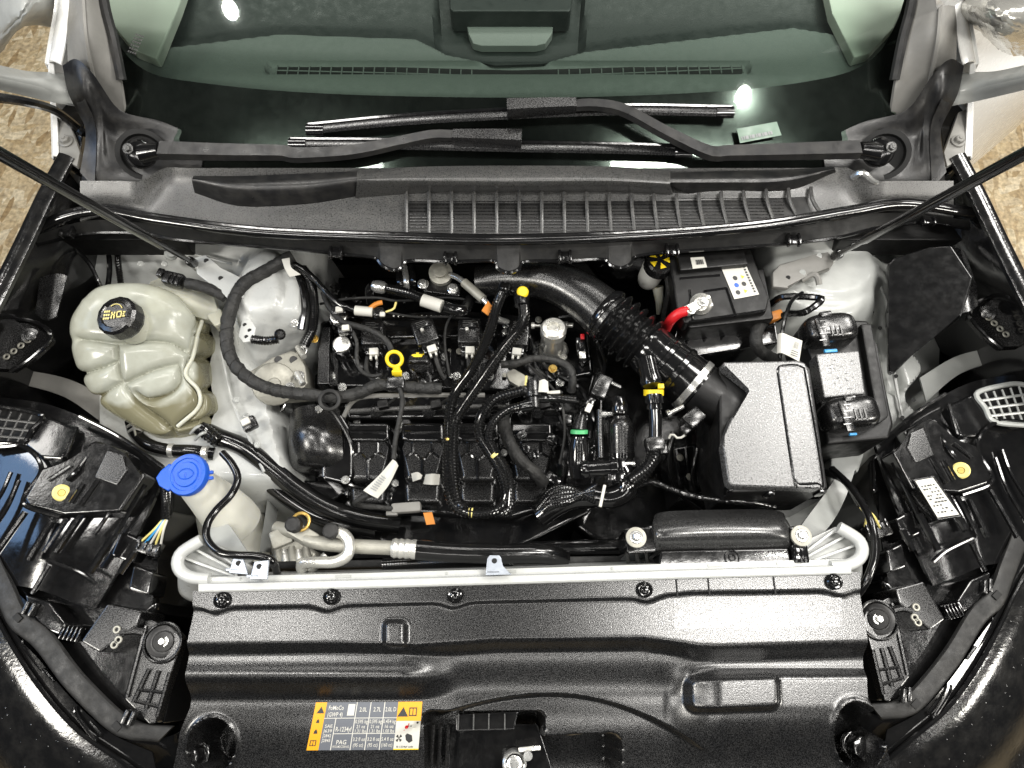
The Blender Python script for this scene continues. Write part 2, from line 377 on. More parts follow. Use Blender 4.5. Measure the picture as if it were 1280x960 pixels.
def text2d(s):
    if s not in TXT:
        c = bpy.data.curves.new('t', 'FONT'); c.body = s; c.align_x = 'CENTER'; c.align_y = 'CENTER'; c.size = 1; c.resolution_u = 2; c.offset = .012
        o = bpy.data.objects.new('t', c); COL.objects.link(o); dg = bpy.context.evaluated_depsgraph_get()
        me = bpy.data.meshes.new_from_object(o.evaluated_get(dg)); TXT[s] = ([v.co.to_2d() for v in me.vertices], [tuple(p.vertices) for p in me.polygons])
        bpy.data.objects.remove(o); bpy.data.meshes.remove(me); bpy.data.curves.remove(c)
    return TXT[s]
def put_text(mb, s, fn, cx, cy, h, wmax=None, sx=1):
    """fn(u,v)->world point; h = capital height in v units"""
    v, f = text2d(s); k = h / .7
    wd = max(p.x for p in v) - min(p.x for p in v)
    if wmax: sx = min(sx, wmax / (wd * k))
    mb.add([fn(cx + p.x * k * sx, cy + p.y * k) for p in v], f); return mb
def rect(mb, fn, u0, v0, u1, v1, n=1):
    A = [[fn(u0 + (u1 - u0) * i / n, v0 + (v1 - v0) * j / n) for i in range(n + 1)] for j in range(n + 1)]
    return mb.grid(A)
def quadfn(c, h=0.0006):
    """c: four world corners (u0v0, u1v0, u1v1, u0v1) -> bilinear map lifted h off the surface"""
    c = [Vector(x) for x in c]; n = (c[1] - c[0]).cross(c[3] - c[0]).normalized()
    return lambda u, v: c[0] * (1 - u) * (1 - v) + c[1] * u * (1 - v) + c[2] * u * v + c[3] * (1 - u) * v + n * h

def hf(L, Rr, py0, py1, zr, zf, nx, ny, thick=.002):
    A = []; f0 = py0 if callable(py0) else (lambda x: py0); f1 = py1 if callable(py1) else (lambda x: py1)
    lo, hi = min(f0(0), f0(640), f0(1280)), f1(640)
    for j in range(ny + 1):
        t = j / ny; yy = lo + (hi - lo) * t; l = L(yy) if callable(L) else L; r = Rr(yy) if callable(Rr) else Rr
        row = []
        for i in range(nx + 1):
            px = l + (r - l) * i / nx; py = f0(px) + (f1(px) - f0(px)) * t; p = W(px, py, zr); row.append(Vector((p.x, p.y, float(zf(px, py)))))
        A.append(row)
    return MB().grid(A, thick)
def lin(pts):
    ys = [p[0] for p in pts]; xs = [p[1] for p in pts]
    return lambda y: float(np.interp(y, ys, xs))
def sdbox(px, py, cx, cy, hx, hy, r, rot=0):
    c, s = math.cos(R(rot)), math.sin(R(rot)); x = (px - cx) * c + (py - cy) * s; y = -(px - cx) * s + (py - cy) * c
    qx, qy = abs(x) - hx + r, abs(y) - hy + r
    return math.hypot(max(qx, 0), max(qy, 0)) + min(max(qx, qy), 0) - r
def sdell(px, py, cx, cy, a, b, rot=0):
    c, s = math.cos(R(rot)), math.sin(R(rot)); x = (px - cx) * c + (py - cy) * s; y = -(px - cx) * s + (py - cy) * c
    return (math.hypot(x / a, y / b) - 1) * min(a, b)
def S(d, e=3.0): return float(ss(e, -e, d)) if False else float(1 - ss(-e, e, d))   # 1 inside, 0 outside

# ================================================================== setting
obj('floor', MB().grid([[(-6, -5, 0), (6, -5, 0)], [(-6, 7, 0), (6, 7, 0)]]), 'board', label='pale wood strand board covering the workshop floor', cat='floor', kind='structure')

# ================================================================== car body
body = T('car_bodyshell', 'white painted car body shell around the open engine bay', 'car body', (640, 480, .42))
obj('bay_floor', MB().box((0, .30, .40), (1.7, 1.3, .02), bev=0), 'void', body)
obj('firewall', MB().loft([[(60, 290, .93), (640, 300, .93), (1215, 285, .93)], [(90, 330, .45), (640, 330, .45), (1190, 325, .45)]], 20, 4, .004), 'satin', body)
def zl(px, py):
    z = .80 + .05 * ss(360, 315, py)
    z -= .34 * ss(318, 372, px - .25 * max(0, py - 470)) * ss(405, 470, py)
    z -= .34 * ss(385, 430, px)
    z += .085 * S(sdell(px, py, 346, 392, 52, 60, 0), 16) + .012 * S(sdell(px, py, 340, 385, 26, 32), 4)
    z -= .28 * ss(590, 660, py)
    z -= .14 * ss(118, 92, px)
    z += .008 * S(sdbox(px, py, 200, 330, 50, 10, 6), 4)
    return z
obj('inner_fender', hf(60, 450, 296, 700, .82, zl, 96, 110), 'white', body)
def zr_(px, py):
    z = .81 + .035 * ss(345, 310, py)
    z += .075 * S(sdell(px, py, 1010, 362, 92, 66, 12), 22) + .006 * S(sdell(px, py, 1015, 352, 60, 40, 12), 5)
    z -= .34 * ss(955, 905, px) - 0
    z -= .02 * S(sdbox(px, py, 1105, 430, 10, 60, 8, -20), 6)
    e = 1152 + 10 * math.sin((py - 440) / 11.0); z -= .10 * ss(e - 8, e + 8, px)
    z -= .12 * ss(1105, 1098, px) * ss(440, 470, py) * 0
    z -= .22 * ss(555, 610, py); return z
obj('inner_fender', hf(895, 1215, 296, 640, .82, zr_, 100, 100), 'greywhite', body)
# black wheel-house liners and the fender rails along both sides
for sgn, X in ((0, lambda a: a), (1, lambda a: 1280 - a)):
    obj('liner_panel', MB().loft([[(X(78), 205, 1.0), (X(30), 320, .96), (X(-10), 400, .95), (X(-60), 520, .93)], [(X(112), 250, .93), (X(95), 330, .88), (X(62), 400, .84), (X(8), 500, .82)], [(X(150), 305, .82), (X(135), 350, .76), (X(112), 420, .72), (X(60), 520, .70)]], 24, 16, .003), 'wet', body)
    obj('fender_rail', MB().tube([(X(84), 196, 1.03), (X(58), 245, 1.02), (X(28), 308, 1.01), (X(-8), 380, 1.0), (X(-70), 500, .98)], .016, 10, .01, flat=.7), 'sidepaint', body)
    sgx = -1 if sgn == 0 else 1
    top = [W(X(a_), b_, z_) for a_, b_, z_ in ((84, 196, 1.02), (28, 308, 1.0), (-70, 500, .97))]
    obj('fender_side', MB().loft([top, [p + Vector((sgx * .03, 0, -.02)) for p in top], [p + Vector((sgx * .07, 0, -.10)) for p in top], [p + Vector((sgx * .07, 0, -.5)) for p in top]], 12, 14, .003, raw=True), 'sidepaint', body)
    e = 14 if sgn else 4
    pin = [(114 + e, -90, 1.20), (124 + e, 0, 1.165), (136 + e, 50, 1.135), (146 + e, 100, 1.095), (152 + e, 140, 1.05)]
    pmid = [(98, -90, 1.225), (104, 0, 1.19), (108, 50, 1.16), (118, 106, 1.09), (132, 150, 1.04)]
    pout = [(86, -90, 1.20), (85, 0, 1.17), (84, 50, 1.14), (88, 100, 1.085), (108, 150, 1.03)]
    obj('a_pillar', MB().loft([[(X(a_), b_, z_) for a_, b_, z_ in q_] for q_ in (pin, pmid, pout)], 30, 14, .01), 'midgrey', body)  # pillar's shadow put into its grey colour
    obj('glass_seal', MB().tube([(X(a_ + 2), b_, z_ + .002) for a_, b_, z_ in pin[:4]], .0085, 8), 'rubber', body)
    obj('pillar_gutter', MB().tube([(X(a_), b_, z_ + .002) for a_, b_, z_ in pmid[:4]], .004, 6), 'midgrey', body)
    ti = [W(X(a_), b_, z_) for a_, b_, z_ in ((90, -90, 1.205), (88, 0, 1.172), (82, 50, 1.14), (76, 80, 1.11))]
    to = [W(X(a_), b_, z_) for a_, b_, z_ in ((78, -90, 1.19), (74, 0, 1.16), (66, 50, 1.125), (61, 80, 1.10))]
    obj('pillar_skin', MB().loft([ti, [p.lerp(q_, .5) + Vector((0, 0, .008)) for p, q_ in zip(ti, to)], to, [p + Vector((sgx * .01, 0, -.05)) for p in to], [p + Vector((sgx * .01, 0, -.5)) for p in to]], 20, 16, .003, raw=True), 'bodywhite', body)
    t2 = [W(X(a_), b_, z_) for a_, b_, z_ in ((61, 80, 1.10), (64, 130, 1.05), (66, 196, 1.02))]; t3 = [W(X(a_), b_, z_) for a_, b_, z_ in ((67, 80, 1.10), (70, 130, 1.05), (74, 196, 1.02))]
    obj('fender_edge', MB().loft([t3, t2, [p + Vector((sgx * .006, 0, -.05)) for p in t2], [p + Vector((sgx * .006, 0, -.4)) for p in t2]], 14, 10, .003, raw=True), 'bodywhite', body)
    obj('hinge_pocket', MB().pp([(X(66), 76), (X(86), 78), (X(106), 150), (X(98), 208), (X(74), 198), (X(68), 130)], 1.02, .98, .003), 'wet', body)
    obj('hinge_plate', MB().pp([(X(72), 136), (X(82), 140), (X(100), 190), (X(96), 208), (X(74), 196)], 1.03, 1.022, .002), 'midgrey', body)
    bolt(body, W(X(83), 177, 1.031), .008, 'midgrey')
    hh = obj('hood_hinge', MB().loft([[(X(88), 92, 1.07), (X(60), 90, 1.09), (X(30), 88, 1.13), (X(-40), 72, 1.24)], [(X(90), 110, 1.085), (X(60), 104, 1.11), (X(30), 101, 1.15), (X(-40), 86, 1.26)], [(X(92), 130, 1.07), (X(60), 124, 1.09), (X(30), 117, 1.13), (X(-40), 100, 1.24)]], 20, 10, .006), 'greywhite', body)
for X in (lambda a: a, lambda a: 1280 - a):
    obj('wheel_house', MB().pp([(X(-160), 420), (X(60), 330), (X(150), 330), (X(190), 520), (X(150), 620), (X(-160), 640)], .66, .3, .01), 'void', body)
    obj('bumper_core', MB().pp([(X(-160), 640), (X(150), 600), (X(250), 680), (X(260), 1060), (X(-160), 1060)], .62, .3, .02), 'wet', body)
for X in (lambda a: a, lambda a: 1280 - a):
    obj('cowl_end_closure', MB().pp([(X(92), 196), (X(150), 200), (X(230), 262), (X(230), 300), (X(70), 300), (X(62), 268)], .93, .88, .004), 'matteblack', body)
# struts' body brackets and small sheet-metal marks
br = obj('strut_bracket', MB().pp([(242, 322), (258, 318), (275, 336), (300, 345), (305, 372), (284, 372), (246, 342)], .90, .894, .002), 'white', body)
for q in ((258, 326), (276, 348)): obj('hole', MB().lathe(W(*q, .9005), W(*q, .95), [(0, .0045), (.0006, .0045)], 14), 'void', br)
br = obj('strut_bracket', MB().pp([(966, 340), (975, 330), (1018, 318), (1036, 314), (1043, 328), (1038, 336), (1008, 343), (985, 360), (966, 358)], .915, .905, .003), 'midgrey', body)
for q, rr in (((1003, 341), .006), ((1024, 320), .005), ((985, 347), .004)): obj('hole', MB().lathe(W(*q, .9155), W(*q, .95), [(0, rr), (.0008, rr)], 14), 'void' if rr < .005 else 'greywhite', br)
obj('brake_duct', MB().tube([(1002, 350, .905), (1016, 343, .915), (1022, 347, .915), (1024, 356, .91)], .0055, 8), 'midgrey', body)

# white door skin beyond the right pillar, and the two wing mirrors
obj('car_door', MB().loft([[(1172, -40, 1.28), (1210, -40, 1.24), (1300, -40, 1.20)], [(1180, 70, 1.05), (1230, 60, 1.02), (1310, 40, 1.0)], [(1188, 130, .92), (1245, 120, .9), (1310, 90, .9)], [(1195, 185, .78), (1225, 176, .74), (1300, 128, .74)], [(1196, 212, .64), (1216, 205, .60), (1290, 142, .60)]], 20, 24, .01), 'bodywhite', body)
def crumple(rows, k):
    m = MB().loft(rows, 26, 18, .006); m.v = [(x + random.uniform(-k, k), y + random.uniform(-k, k), z + random.uniform(-k, k)) for x, y, z in m.v]; return m
mm = obj('wing_mirror', crumple([[(1205, -20, 1.16), (1240, -25, 1.2), (1300, -30, 1.2)], [(1196, 12, 1.15), (1240, 10, 1.24), (1300, 6, 1.24)], [(1222, 32, 1.12), (1250, 40, 1.2), (1300, 44, 1.2)], [(1250, 58, 1.06), (1268, 66, 1.08), (1300, 66, 1.08)]], .0012), 'chromish', body)
obj('mirror_glass', MB().pp([(1178, -6), (1196, -6), (1200, 10), (1193, 26), (1177, 22)], 1.14, 1.12, .004), 'gloss', mm)
mm = obj('wing_mirror', crumple([[(-30, -20, 1.14), (15, -25, 1.2), (50, -25, 1.18), (74, -25, 1.12)], [(-30, 20, 1.12), (20, 16, 1.2), (42, 4, 1.19), (70, 12, 1.12)], [(-30, 60, 1.06), (4, 46, 1.13), (30, 24, 1.14), (62, 30, 1.1)], [(-30, 76, .99), (-5, 66, 1.04), (20, 34, 1.08), (58, 24, 1.08)]], .0012), 'greywhite', body)

# ================================================================== dashboard, windscreen
dash = T('dashboard', 'grey grained dashboard top seen through the green tinted windscreen', 'dashboard', (640, 60, .95))
def zd(px, py):
    crest = np.interp(px, [120, 350, 520, 560, 620, 680, 730, 990, 1140], [72, 44, 50, 70, 82, 80, 66, 36, 60])
    z = 1.005 + .022 * ss(crest - 3, crest + 3, py) * ss(130, 96, py) + .03 * ss(112, 132, py) * -1
    z += .05 * ss(30, -80, py)
    z -= .016 * S(sdbox(px, py, 637, 20, 92, 50, 22), 4)
    z -= .01 * S(sdbox(px, py, 635, 88, 300, 7, 4), 1.5)
    return z
obj('dash_pad', hf(lin([(-90, 60), (0, 120), (140, 165)]), lin([(-90, 1230), (0, 1150), (140, 1105)]), -90, 146, 1.02, zd, 260, 110), 'dash', dash)
CRX = ([60, 120, 350, 520, 560, 620, 680, 730, 990, 1140, 1240], [80, 72, 44, 50, 70, 82, 80, 66, 36, 60, 70])
obj('dash_shaded', hf(lin([(-90, 60), (0, 122), (80, 150)]), lin([(-90, 1230), (0, 1148), (80, 1120)]), -90, lambda px: float(np.interp(px, *CRX)) - 3, 1.02, lambda px, py: zd(px, py) + .004 + .006 * ss(20, 0, float(np.interp(px, *CRX)) - py), 200, 60), 'dashdark', dash)  # shade on the upper dash put in as a darker overlay
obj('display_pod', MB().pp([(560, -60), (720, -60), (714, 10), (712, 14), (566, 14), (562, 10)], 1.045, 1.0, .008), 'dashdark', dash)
obj('speaker_grille', MB().pp([(580, 18), (694, 18), (690, 42), (682, 54), (670, 57), (602, 57), (591, 54), (586, 42)], 1.010, .995, .002), 'dashgrille', dash)
vent = obj('defroster_vent', MB().pp([(346, 81), (500, 84), (640, 88), (780, 84), (928, 78), (928, 92), (780, 99), (640, 103), (500, 99), (346, 95)], 1.0180, 1.01, .0006), 'void', dash)
obj('vent_rail', MB().tube([(346, 88, 1.0185), (500, 91.5, 1.0185), (640, 95, 1.0185), (780, 91.5, 1.0185), (928, 85.5, 1.0185)], .0013, 6), 'dash', dash)
for i in range(44):
    px = 346 + 582 * i / 43
    if 602 < px < 690: continue
    yy = np.interp(px, [346, 500, 640, 780, 928], [83, 86, 90, 86, 80]); obj('vent_rib', MB().box(W(px, yy + 5, 1.0185), (.0022, .022, .003), bev=0), 'dash', dash)
for side, pts in ((0, [(120, -30), (236, -30), (222, 10), (196, 74), (166, 62), (140, 30)]), (1, [(1145, -30), (1030, -30), (1040, 16), (1068, 72), (1088, 66), (1118, 34)])):
    obj('pillar_trim', MB().pp(pts, 1.05, 1.03, .004), 'trim', dash)
sc_ = T('windscreen', 'green tinted windscreen glass with a black border band', 'windscreen', (640, 200, 1.02))
rows = []
for py in (-90, -40, 0, 40, 80, 120, 160, 200, 222):
    l = np.interp(py, [-90, 0, 60, 110, 150, 222], [88, 118, 134, 150, 156, 158]); r = np.interp(py, [-90, 0, 60, 110, 150, 222], [1190, 1150, 1136, 1124, 1118, 1114])
    rows.append([G(l + (r - l) * k / 16, py, .0 - .03 * ((k - 8) / 8) ** 2) for k in range(17)])
obj('glass', MB().grid(rows), 'glass', sc_)
fr = MB(); inner = [(116, -90), (131, 0), (140, 34), (152, 60), (170, 80), (196, 94), (240, 102), (330, 112), (430, 118), (540, 121), (640, 122), (740, 121), (850, 117), (950, 110), (1030, 98), (1070, 86), (1096, 68), (1112, 46), (1124, 20), (1130, 0), (1160, -90)]
outer = [(86, -90), (112, 0), (124, 34), (136, 70), (148, 120), (152, 170), (170, 222), (330, 224), (430, 224), (540, 224), (640, 224), (740, 224), (850, 224), (950, 224), (1030, 224), (1100, 222), (1116, 170), (1120, 120), (1134, 70), (1146, 20), (1152, 0), (1190, -90)]
inner = [Vector((a, b, 0)) for a, b in inner]; outer = [Vector((a, b, 0)) for a, b in outer]
I = resample(inner, 120); O = resample(outer, 120)
def gcurve(p): return G(p.x, p.y, -.003 - .03 * ((p.x - 636) / 500) ** 2)
obj('border_band', fr.grid([[gcurve(i.lerp(o, t)) for i, o in zip(I, O)] for t in (0, .25, .5, .75, 1)]), 'frit', sc_)
vl = obj('identity_sticker', MB().grid([[G(921, 161, .0015), G(971, 152, .0015)], [G(925, 179, .0015), G(977, 169, .0015)]]), 'greenink', sc_)
q = quadfn([G(925, 179, .002), G(977, 169, .002), G(971, 152, .002), G(921, 161, .002)])
t = MB()
for k in range(15): rect(t, q, .06 + .05 * k, .18, .085 + .05 * k + .012 * (k % 3), .42)
obj('lettering', t, 'dimink', sc_)
t = MB(); q = quadfn([G(158, 66, .001), G(170, 70, .001), G(182, 44, .001), G(170, 40, .001)])
for k in range(6):
    for j in range(4): rect(t, q, .08 + .23 * j, .05 + .16 * k, .08 + .23 * j + .15, .05 + .16 * k + .09)
obj('glass_mark', t, 'ink', sc_)

# ================================================================== cowl
cw = T('cowl_cover', 'dark grey plastic cowl cover with ribbed air intake under the wipers', 'cowl panel', (640, 250, .95))
lipy = lin([(45, 288), (130, 264), (200, 276), (330, 292), (510, 299), (640, 301), (800, 296), (950, 284), (1060, 267), (1120, 257), (1215, 270)])
rows = [[], [], [], []]
for px in range(100, 1195, 26):
    top = 222 if 200 < px < 1080 else 238
    rows[0].append((px, top - 12, 1.03)); rows[1].append((px, top + 8, 1.012)); rows[2].append((px, (top + lipy(px)) / 2 + 6, .998)); rows[3].append((px, lipy(px) + 4, .988))
obj('tray', MB().loft(rows, 90, 14, .003), 'cowl', cw)
obj('raised_bar', MB().loft([[(446, 212, 1.035), (540, 208, 1.042), (640, 207, 1.044), (760, 208, 1.042), (838, 214, 1.035)], [(446, 222, 1.045), (540, 219, 1.052), (640, 218, 1.054), (760, 219, 1.052), (838, 224, 1.045)], [(446, 228, 1.042), (540, 229, 1.048), (640, 230, 1.05), (760, 229, 1.048), (838, 232, 1.042)], [(444, 250, 1.0), (540, 242, 1.0), (640, 241, 1.0), (760, 241, 1.0), (842, 244, 1.0)]], 40, 14, .003), 'cowl', cw)
obj('wing', MB().loft([[(242, 220, 1.03), (300, 220, 1.03), (380, 217, 1.034), (447, 214, 1.036)], [(240, 226, 1.034), (300, 234, 1.034), (380, 234, 1.036), (447, 226, 1.04)], [(244, 244, 1.0), (300, 258, .999), (380, 256, 1.0), (447, 248, 1.0)]], 24, 10, .003), 'cowldark', cw)
obj('wing', MB().loft([[(836, 216, 1.036), (900, 214, 1.034), (980, 212, 1.03), (1042, 208, 1.03)], [(836, 228, 1.04), (900, 228, 1.036), (980, 226, 1.034), (1044, 212, 1.034)], [(868, 244, 1.0), (910, 240, 1.0), (990, 240, 1.0), (1046, 222, 1.0)]], 24, 10, .003), 'cowldark', cw)
gr = [(508, 240), (640, 238), (760, 238), (842, 243), (900, 240), (1004, 234), (1014, 268), (950, 283), (800, 295), (640, 298), (508, 297)]
scr = obj('intake_screen', MB().pp(gr, 1.0025, .99, .001), 'rubber', cw)
for i in range(19):
    a = 508 + i * 28.2; b = a - 1 + .0 * i; tp = np.interp(a, [508, 640, 842, 900, 1014], [240, 238, 243, 240, 234]); bt = np.interp(a, [508, 640, 800, 950, 1014], [297, 298, 295, 283, 270])
    tilt = max(0, a - 700) * .035
    obj('rib', MB().tube([(a - tilt * .2, tp, 1.014), (a, tp + 16, 1.010), (a + tilt, bt - 2, 1.0)], .0032, 6, .01), 'cowl', cw)
t = MB()
for y in range(244, 298, 4):
    P = [(512, y, 1.0033)] + [(x, min(y, lipy(x) - 3), 1.0033) for x in range(560, 1000, 60)]
    t.tube(P, .0007, 4, .03)
obj('screen_wire', t, 'satin', cw)
# wiper-end covers
for X, lab in ((lambda a: a, 'l'), (lambda a: 1283 - a, 'r')):
    cv = obj('end_cover', MB().loft([[(X(78), 82, 1.12), (X(95), 74, 1.14), (X(116), 92, 1.13), (X(142), 130, 1.085), (X(160), 144, 1.065)],
        [(X(86), 118, 1.09), (X(104), 112, 1.115), (X(122), 118, 1.10), (X(142), 146, 1.068), (X(205), 153, 1.05)],
        [(X(108), 165, 1.05), (X(118), 160, 1.06), (X(128), 162, 1.055), (X(145), 172, 1.04), (X(250), 178, 1.03)],
        [(X(104), 205, 1.03), (X(116), 206, 1.04), (X(126), 208, 1.035), (X(160), 215, 1.022), (X(252), 206, 1.02)],
        [(X(100), 240, 1.0), (X(120), 242, 1.005), (X(135), 242, 1.005), (X(180), 240, 1.0), (X(246), 234, 1.0)]], 40, 40, .003), 'cowldark', cw)
    obj('cover_fin', MB().loft([[(X(84), 92, 1.105), (X(96), 130, 1.085), (X(107), 166, 1.06), (X(100), 215, 1.035)], [(X(90), 86, 1.12), (X(108), 128, 1.10), (X(120), 164, 1.07), (X(118), 236, 1.02)]], 20, 6, .003), 'cowldark', cw)
    obj('pivot_well', MB().lathe(W(X(178), 193, 1.030), W(X(178), 193, 1.2), [(0, .042), (.012, .042), (.012, .034), (.002, .030), (.002, .001)], 28), 'void', cw)
# ---- wipers
def wiper(label, pivot, arm, head, blade, at):
    wp = T('windscreen_wiper', label, 'wiper', at, 'windscreen wipers')
    P = [G(*p) for p in arm]
    obj('pivot_cap', MB().lathe(G(*pivot, .012), G(*pivot, .06), [(0, .024), (.016, .025), (.026, .020), (.03, .010)], 22), 'gloss', wp)
    obj('knuckle', MB().tube([G(pivot[0] + (arm[0][0] - pivot[0]) * .1, pivot[1], .03)] + P[:1], lambda t: .017 - .004 * t, 10, raw=True), 'gloss', wp)
    obj('wiper_arm', MB().tube(P, lambda t: .0185 - .007 * t, 4, .012, raw=True, flat=.6), 'cowldark', wp)
    obj('blade_holder', MB().tube([G(*p) for p in head], lambda t: .0125 + .004 * t, 4, .012, raw=True), 'satin', wp)
    B = [G(*p) for p in blade]
    bl = obj('blade', MB().tube(B, .0100, 8, .012, raw=True, flat=.5), 'satin', wp)
    obj('spine', MB().tube([p + Vector((0, .007, .005)) for p in B], .0032, 6, .012, raw=True), 'gloss', wp)
    for e in (B[0], B[-1]):
        d = Vector((.016 if e is B[0] else -.016, 0, 0)); obj('end_cap', MB().tube([e - d * .2, e + d * 1.6], .0115, 10, raw=True, flat=.75), 'gloss', wp)
    n = bolt(wp, G(pivot[0] + (-1 if pivot[0] < 640 else 1) * 16, pivot[1] - 6, .045), .006, 'cowl', GN); n.name = 'pivot_nut'
wiper('lower wiper on the left pivot with cranked arm reaching the blade centre', (176, 192), [(200, 188, .036), (280, 190, .034), (352, 191, .03), (372, 194, .028), (440, 190, .028), (500, 178, .026), (540, 170, .024), (568, 170, .024)], [(566, 171, .024), (600, 172, .026), (652, 174, .028)], [(364, 180, .016), (500, 181, .02), (640, 184, .022), (760, 186, .02), (862, 189, .016)], (176, 200, 1.0))
wiper('upper wiper on the right pivot with bent arm crossing the other', (1098, 190), [(1074, 187, .036), (1000, 189, .034), (912, 191, .03), (886, 191, .032), (836, 168, .04), (780, 138, .042), (744, 131, .040), (718, 132, .038)], [(720, 132, .038), (690, 133, .038), (634, 136, .038)], [(386, 162, .016), (500, 151, .022), (640, 143, .024), (780, 138, .022), (914, 140, .016)], (1098, 200, 1.0))
obj('washer_elbow', MB().tube([(1066, 222, 1.02), (1078, 216, 1.035), (1090, 226, 1.03), (1102, 231, 1.02)], lambda t: .007 - .003 * t, 8), 'steel', label='small bare metal stub hanging below the right wiper pivot', cat='bracket')
# ---- seal and skirt
sl = T('cowl_seal', 'shiny black rubber weatherstrip running along the front of the cowl', 'rubber seal', (640, 302, .97))
SP = [(44, 290, .985), (80, 272, 1.0), (130, 264, 1.005), (200, 276, 1.003), (330, 292, 1.0), (510, 299, 1.0), (640, 301, 1.0), (800, 296, 1.0), (950, 284, 1.003), (1060, 266, 1.006), (1130, 256, 1.006), (1216, 268, .99)]
obj('bulb', MB().tube(SP, .0075, 10, .01), 'wet', sl)
obj('lip', MB().tube([(a, b - 6, z + .002) for a, b, z in SP], .004, 8, .01), 'gloss', sl)
sk = T('cowl_skirt', 'black scalloped skirt with clips hanging below the cowl seal', 'cowl skirt', (640, 318, .93))
low = [(46, 306), (110, 292), (180, 292), (225, 300), (300, 306), (395, 314), (430, 318), (468, 322), (476, 330), (488, 337), (500, 336), (510, 326), (560, 327), (616, 326), (622, 335), (634, 341), (648, 337), (656, 327), (705, 326), (754, 324), (762, 331), (776, 335), (788, 330), (796, 320), (850, 314), (910, 310), (990, 304), (1050, 296), (1100, 284), (1160, 278), (1212, 286)]
rows = [[], [], []]
for a, b in low:
    u = lipy(a) + 6; rows[0].append((a, u, .985)); rows[1].append((a, (u + b) / 2 + 1, .972)); rows[2].append((a, b, .962))
obj('apron', MB().loft(rows, 200, 8, .004), 'rubber', sk)
obj('edge_bead', MB().tube([(a, b, .962) for a, b in low], .0035, 6, .008), 'gloss', sk)
for (a, b) in ((420, 316), (563, 323), (706, 321), (840, 313), (992, 300), (1160, 275), (84, 290)):
    c = W(a, b, .976); k = obj('clip', MB().box(c + Vector((-.009, 0, 0)), (.005, .022, .012), bev=.0012).box(c + Vector((.009, 0, 0)), (.005, .022, .012), bev=.0012).box(c, (.016, .018, .006), bev=.0012), 'wet', sk)
# ---- gas struts
for lab, P in (('left gas strut rod from the left strut tower up out of frame', [(240, 328, .915), (120, 262, 1.15), (-15, 184, 1.47)]), ('right gas strut rod from the grey bracket up out of frame', [(1046, 319, .925), (1160, 257, 1.15), (1296, 184, 1.47)])):
    g = T('gas_strut', lab, 'gas strut', P[0], 'hood gas struts')
    a, b = W(*P[0]), W(*P[-1]); obj('rod', MB().tube([a, b], lambda t: .0045 if t < .22 else .0070, 12, .02, raw=True), 'hose', g)
    obj('socket', MB().lathe(a, b, [(-.012, .006), (-.008, .009), (.012, .009), (.02, .0055)], 14), 'satin', g)
    obj('ball_stud', MB().lathe(a + Vector((0, 0, -.02)), a + Vector((0, 0, .1)), [(0, .006), (.014, .006), (.018, .004)], 12), 'steel', g)
# stay cable of the left hinge
obj('hinge_cable', MB().tube([(-10, 121, 1.2), (30, 127, 1.14), (66, 137, 1.08), (95, 158, 1.03), (106, 168, 1.02)], .0075, 8), 'hose', label='black cable sleeve curving from the left hood hinge to the cowl', cat='cable')

# ================================================================== front: radiator support + sight shield
rs = T('radiator_support', 'white plastic radiator support beam with rounded ribbed ends', 'radiator support', (650, 720, .75))
XS = (248, 450, 650, 850, 1064); YT = (721, 716, 710, 704, 698); YB = (742, 736, 730, 725, 719)
obj('beam_lip', MB().grid([[W(x, y + dy_, z_) for x, y in zip(np.linspace(248, 1064, 60), np.interp(np.linspace(248, 1064, 60), XS, YT))] for dy_, z_ in ((0, .898), (.5, .904), (7, .905), (7.8, .905), (8.4, .912), (9.5, .914), (17.5, .914), (19.5, .912), (20.5, .906), (21.5, .86))], .004), 'white', rs)
for k in range(7):
    x = 300 + 112 * k + 17 * (k % 3); y = float(np.interp(x, XS, YT)); obj('beam_notch', MB().box(W(x, y + 4, .9055), (.0025 + .02 * (k % 2), .004, .001), (0, 0, .02), 0), 'greywhite', rs)
obj('beam_face', MB().loft([[(x, y, .90) for x, y in zip(XS, YT)], [(x, y - 4, .78) for x, y in zip(XS, YT)]], 40, 6, .003), 'white', rs)
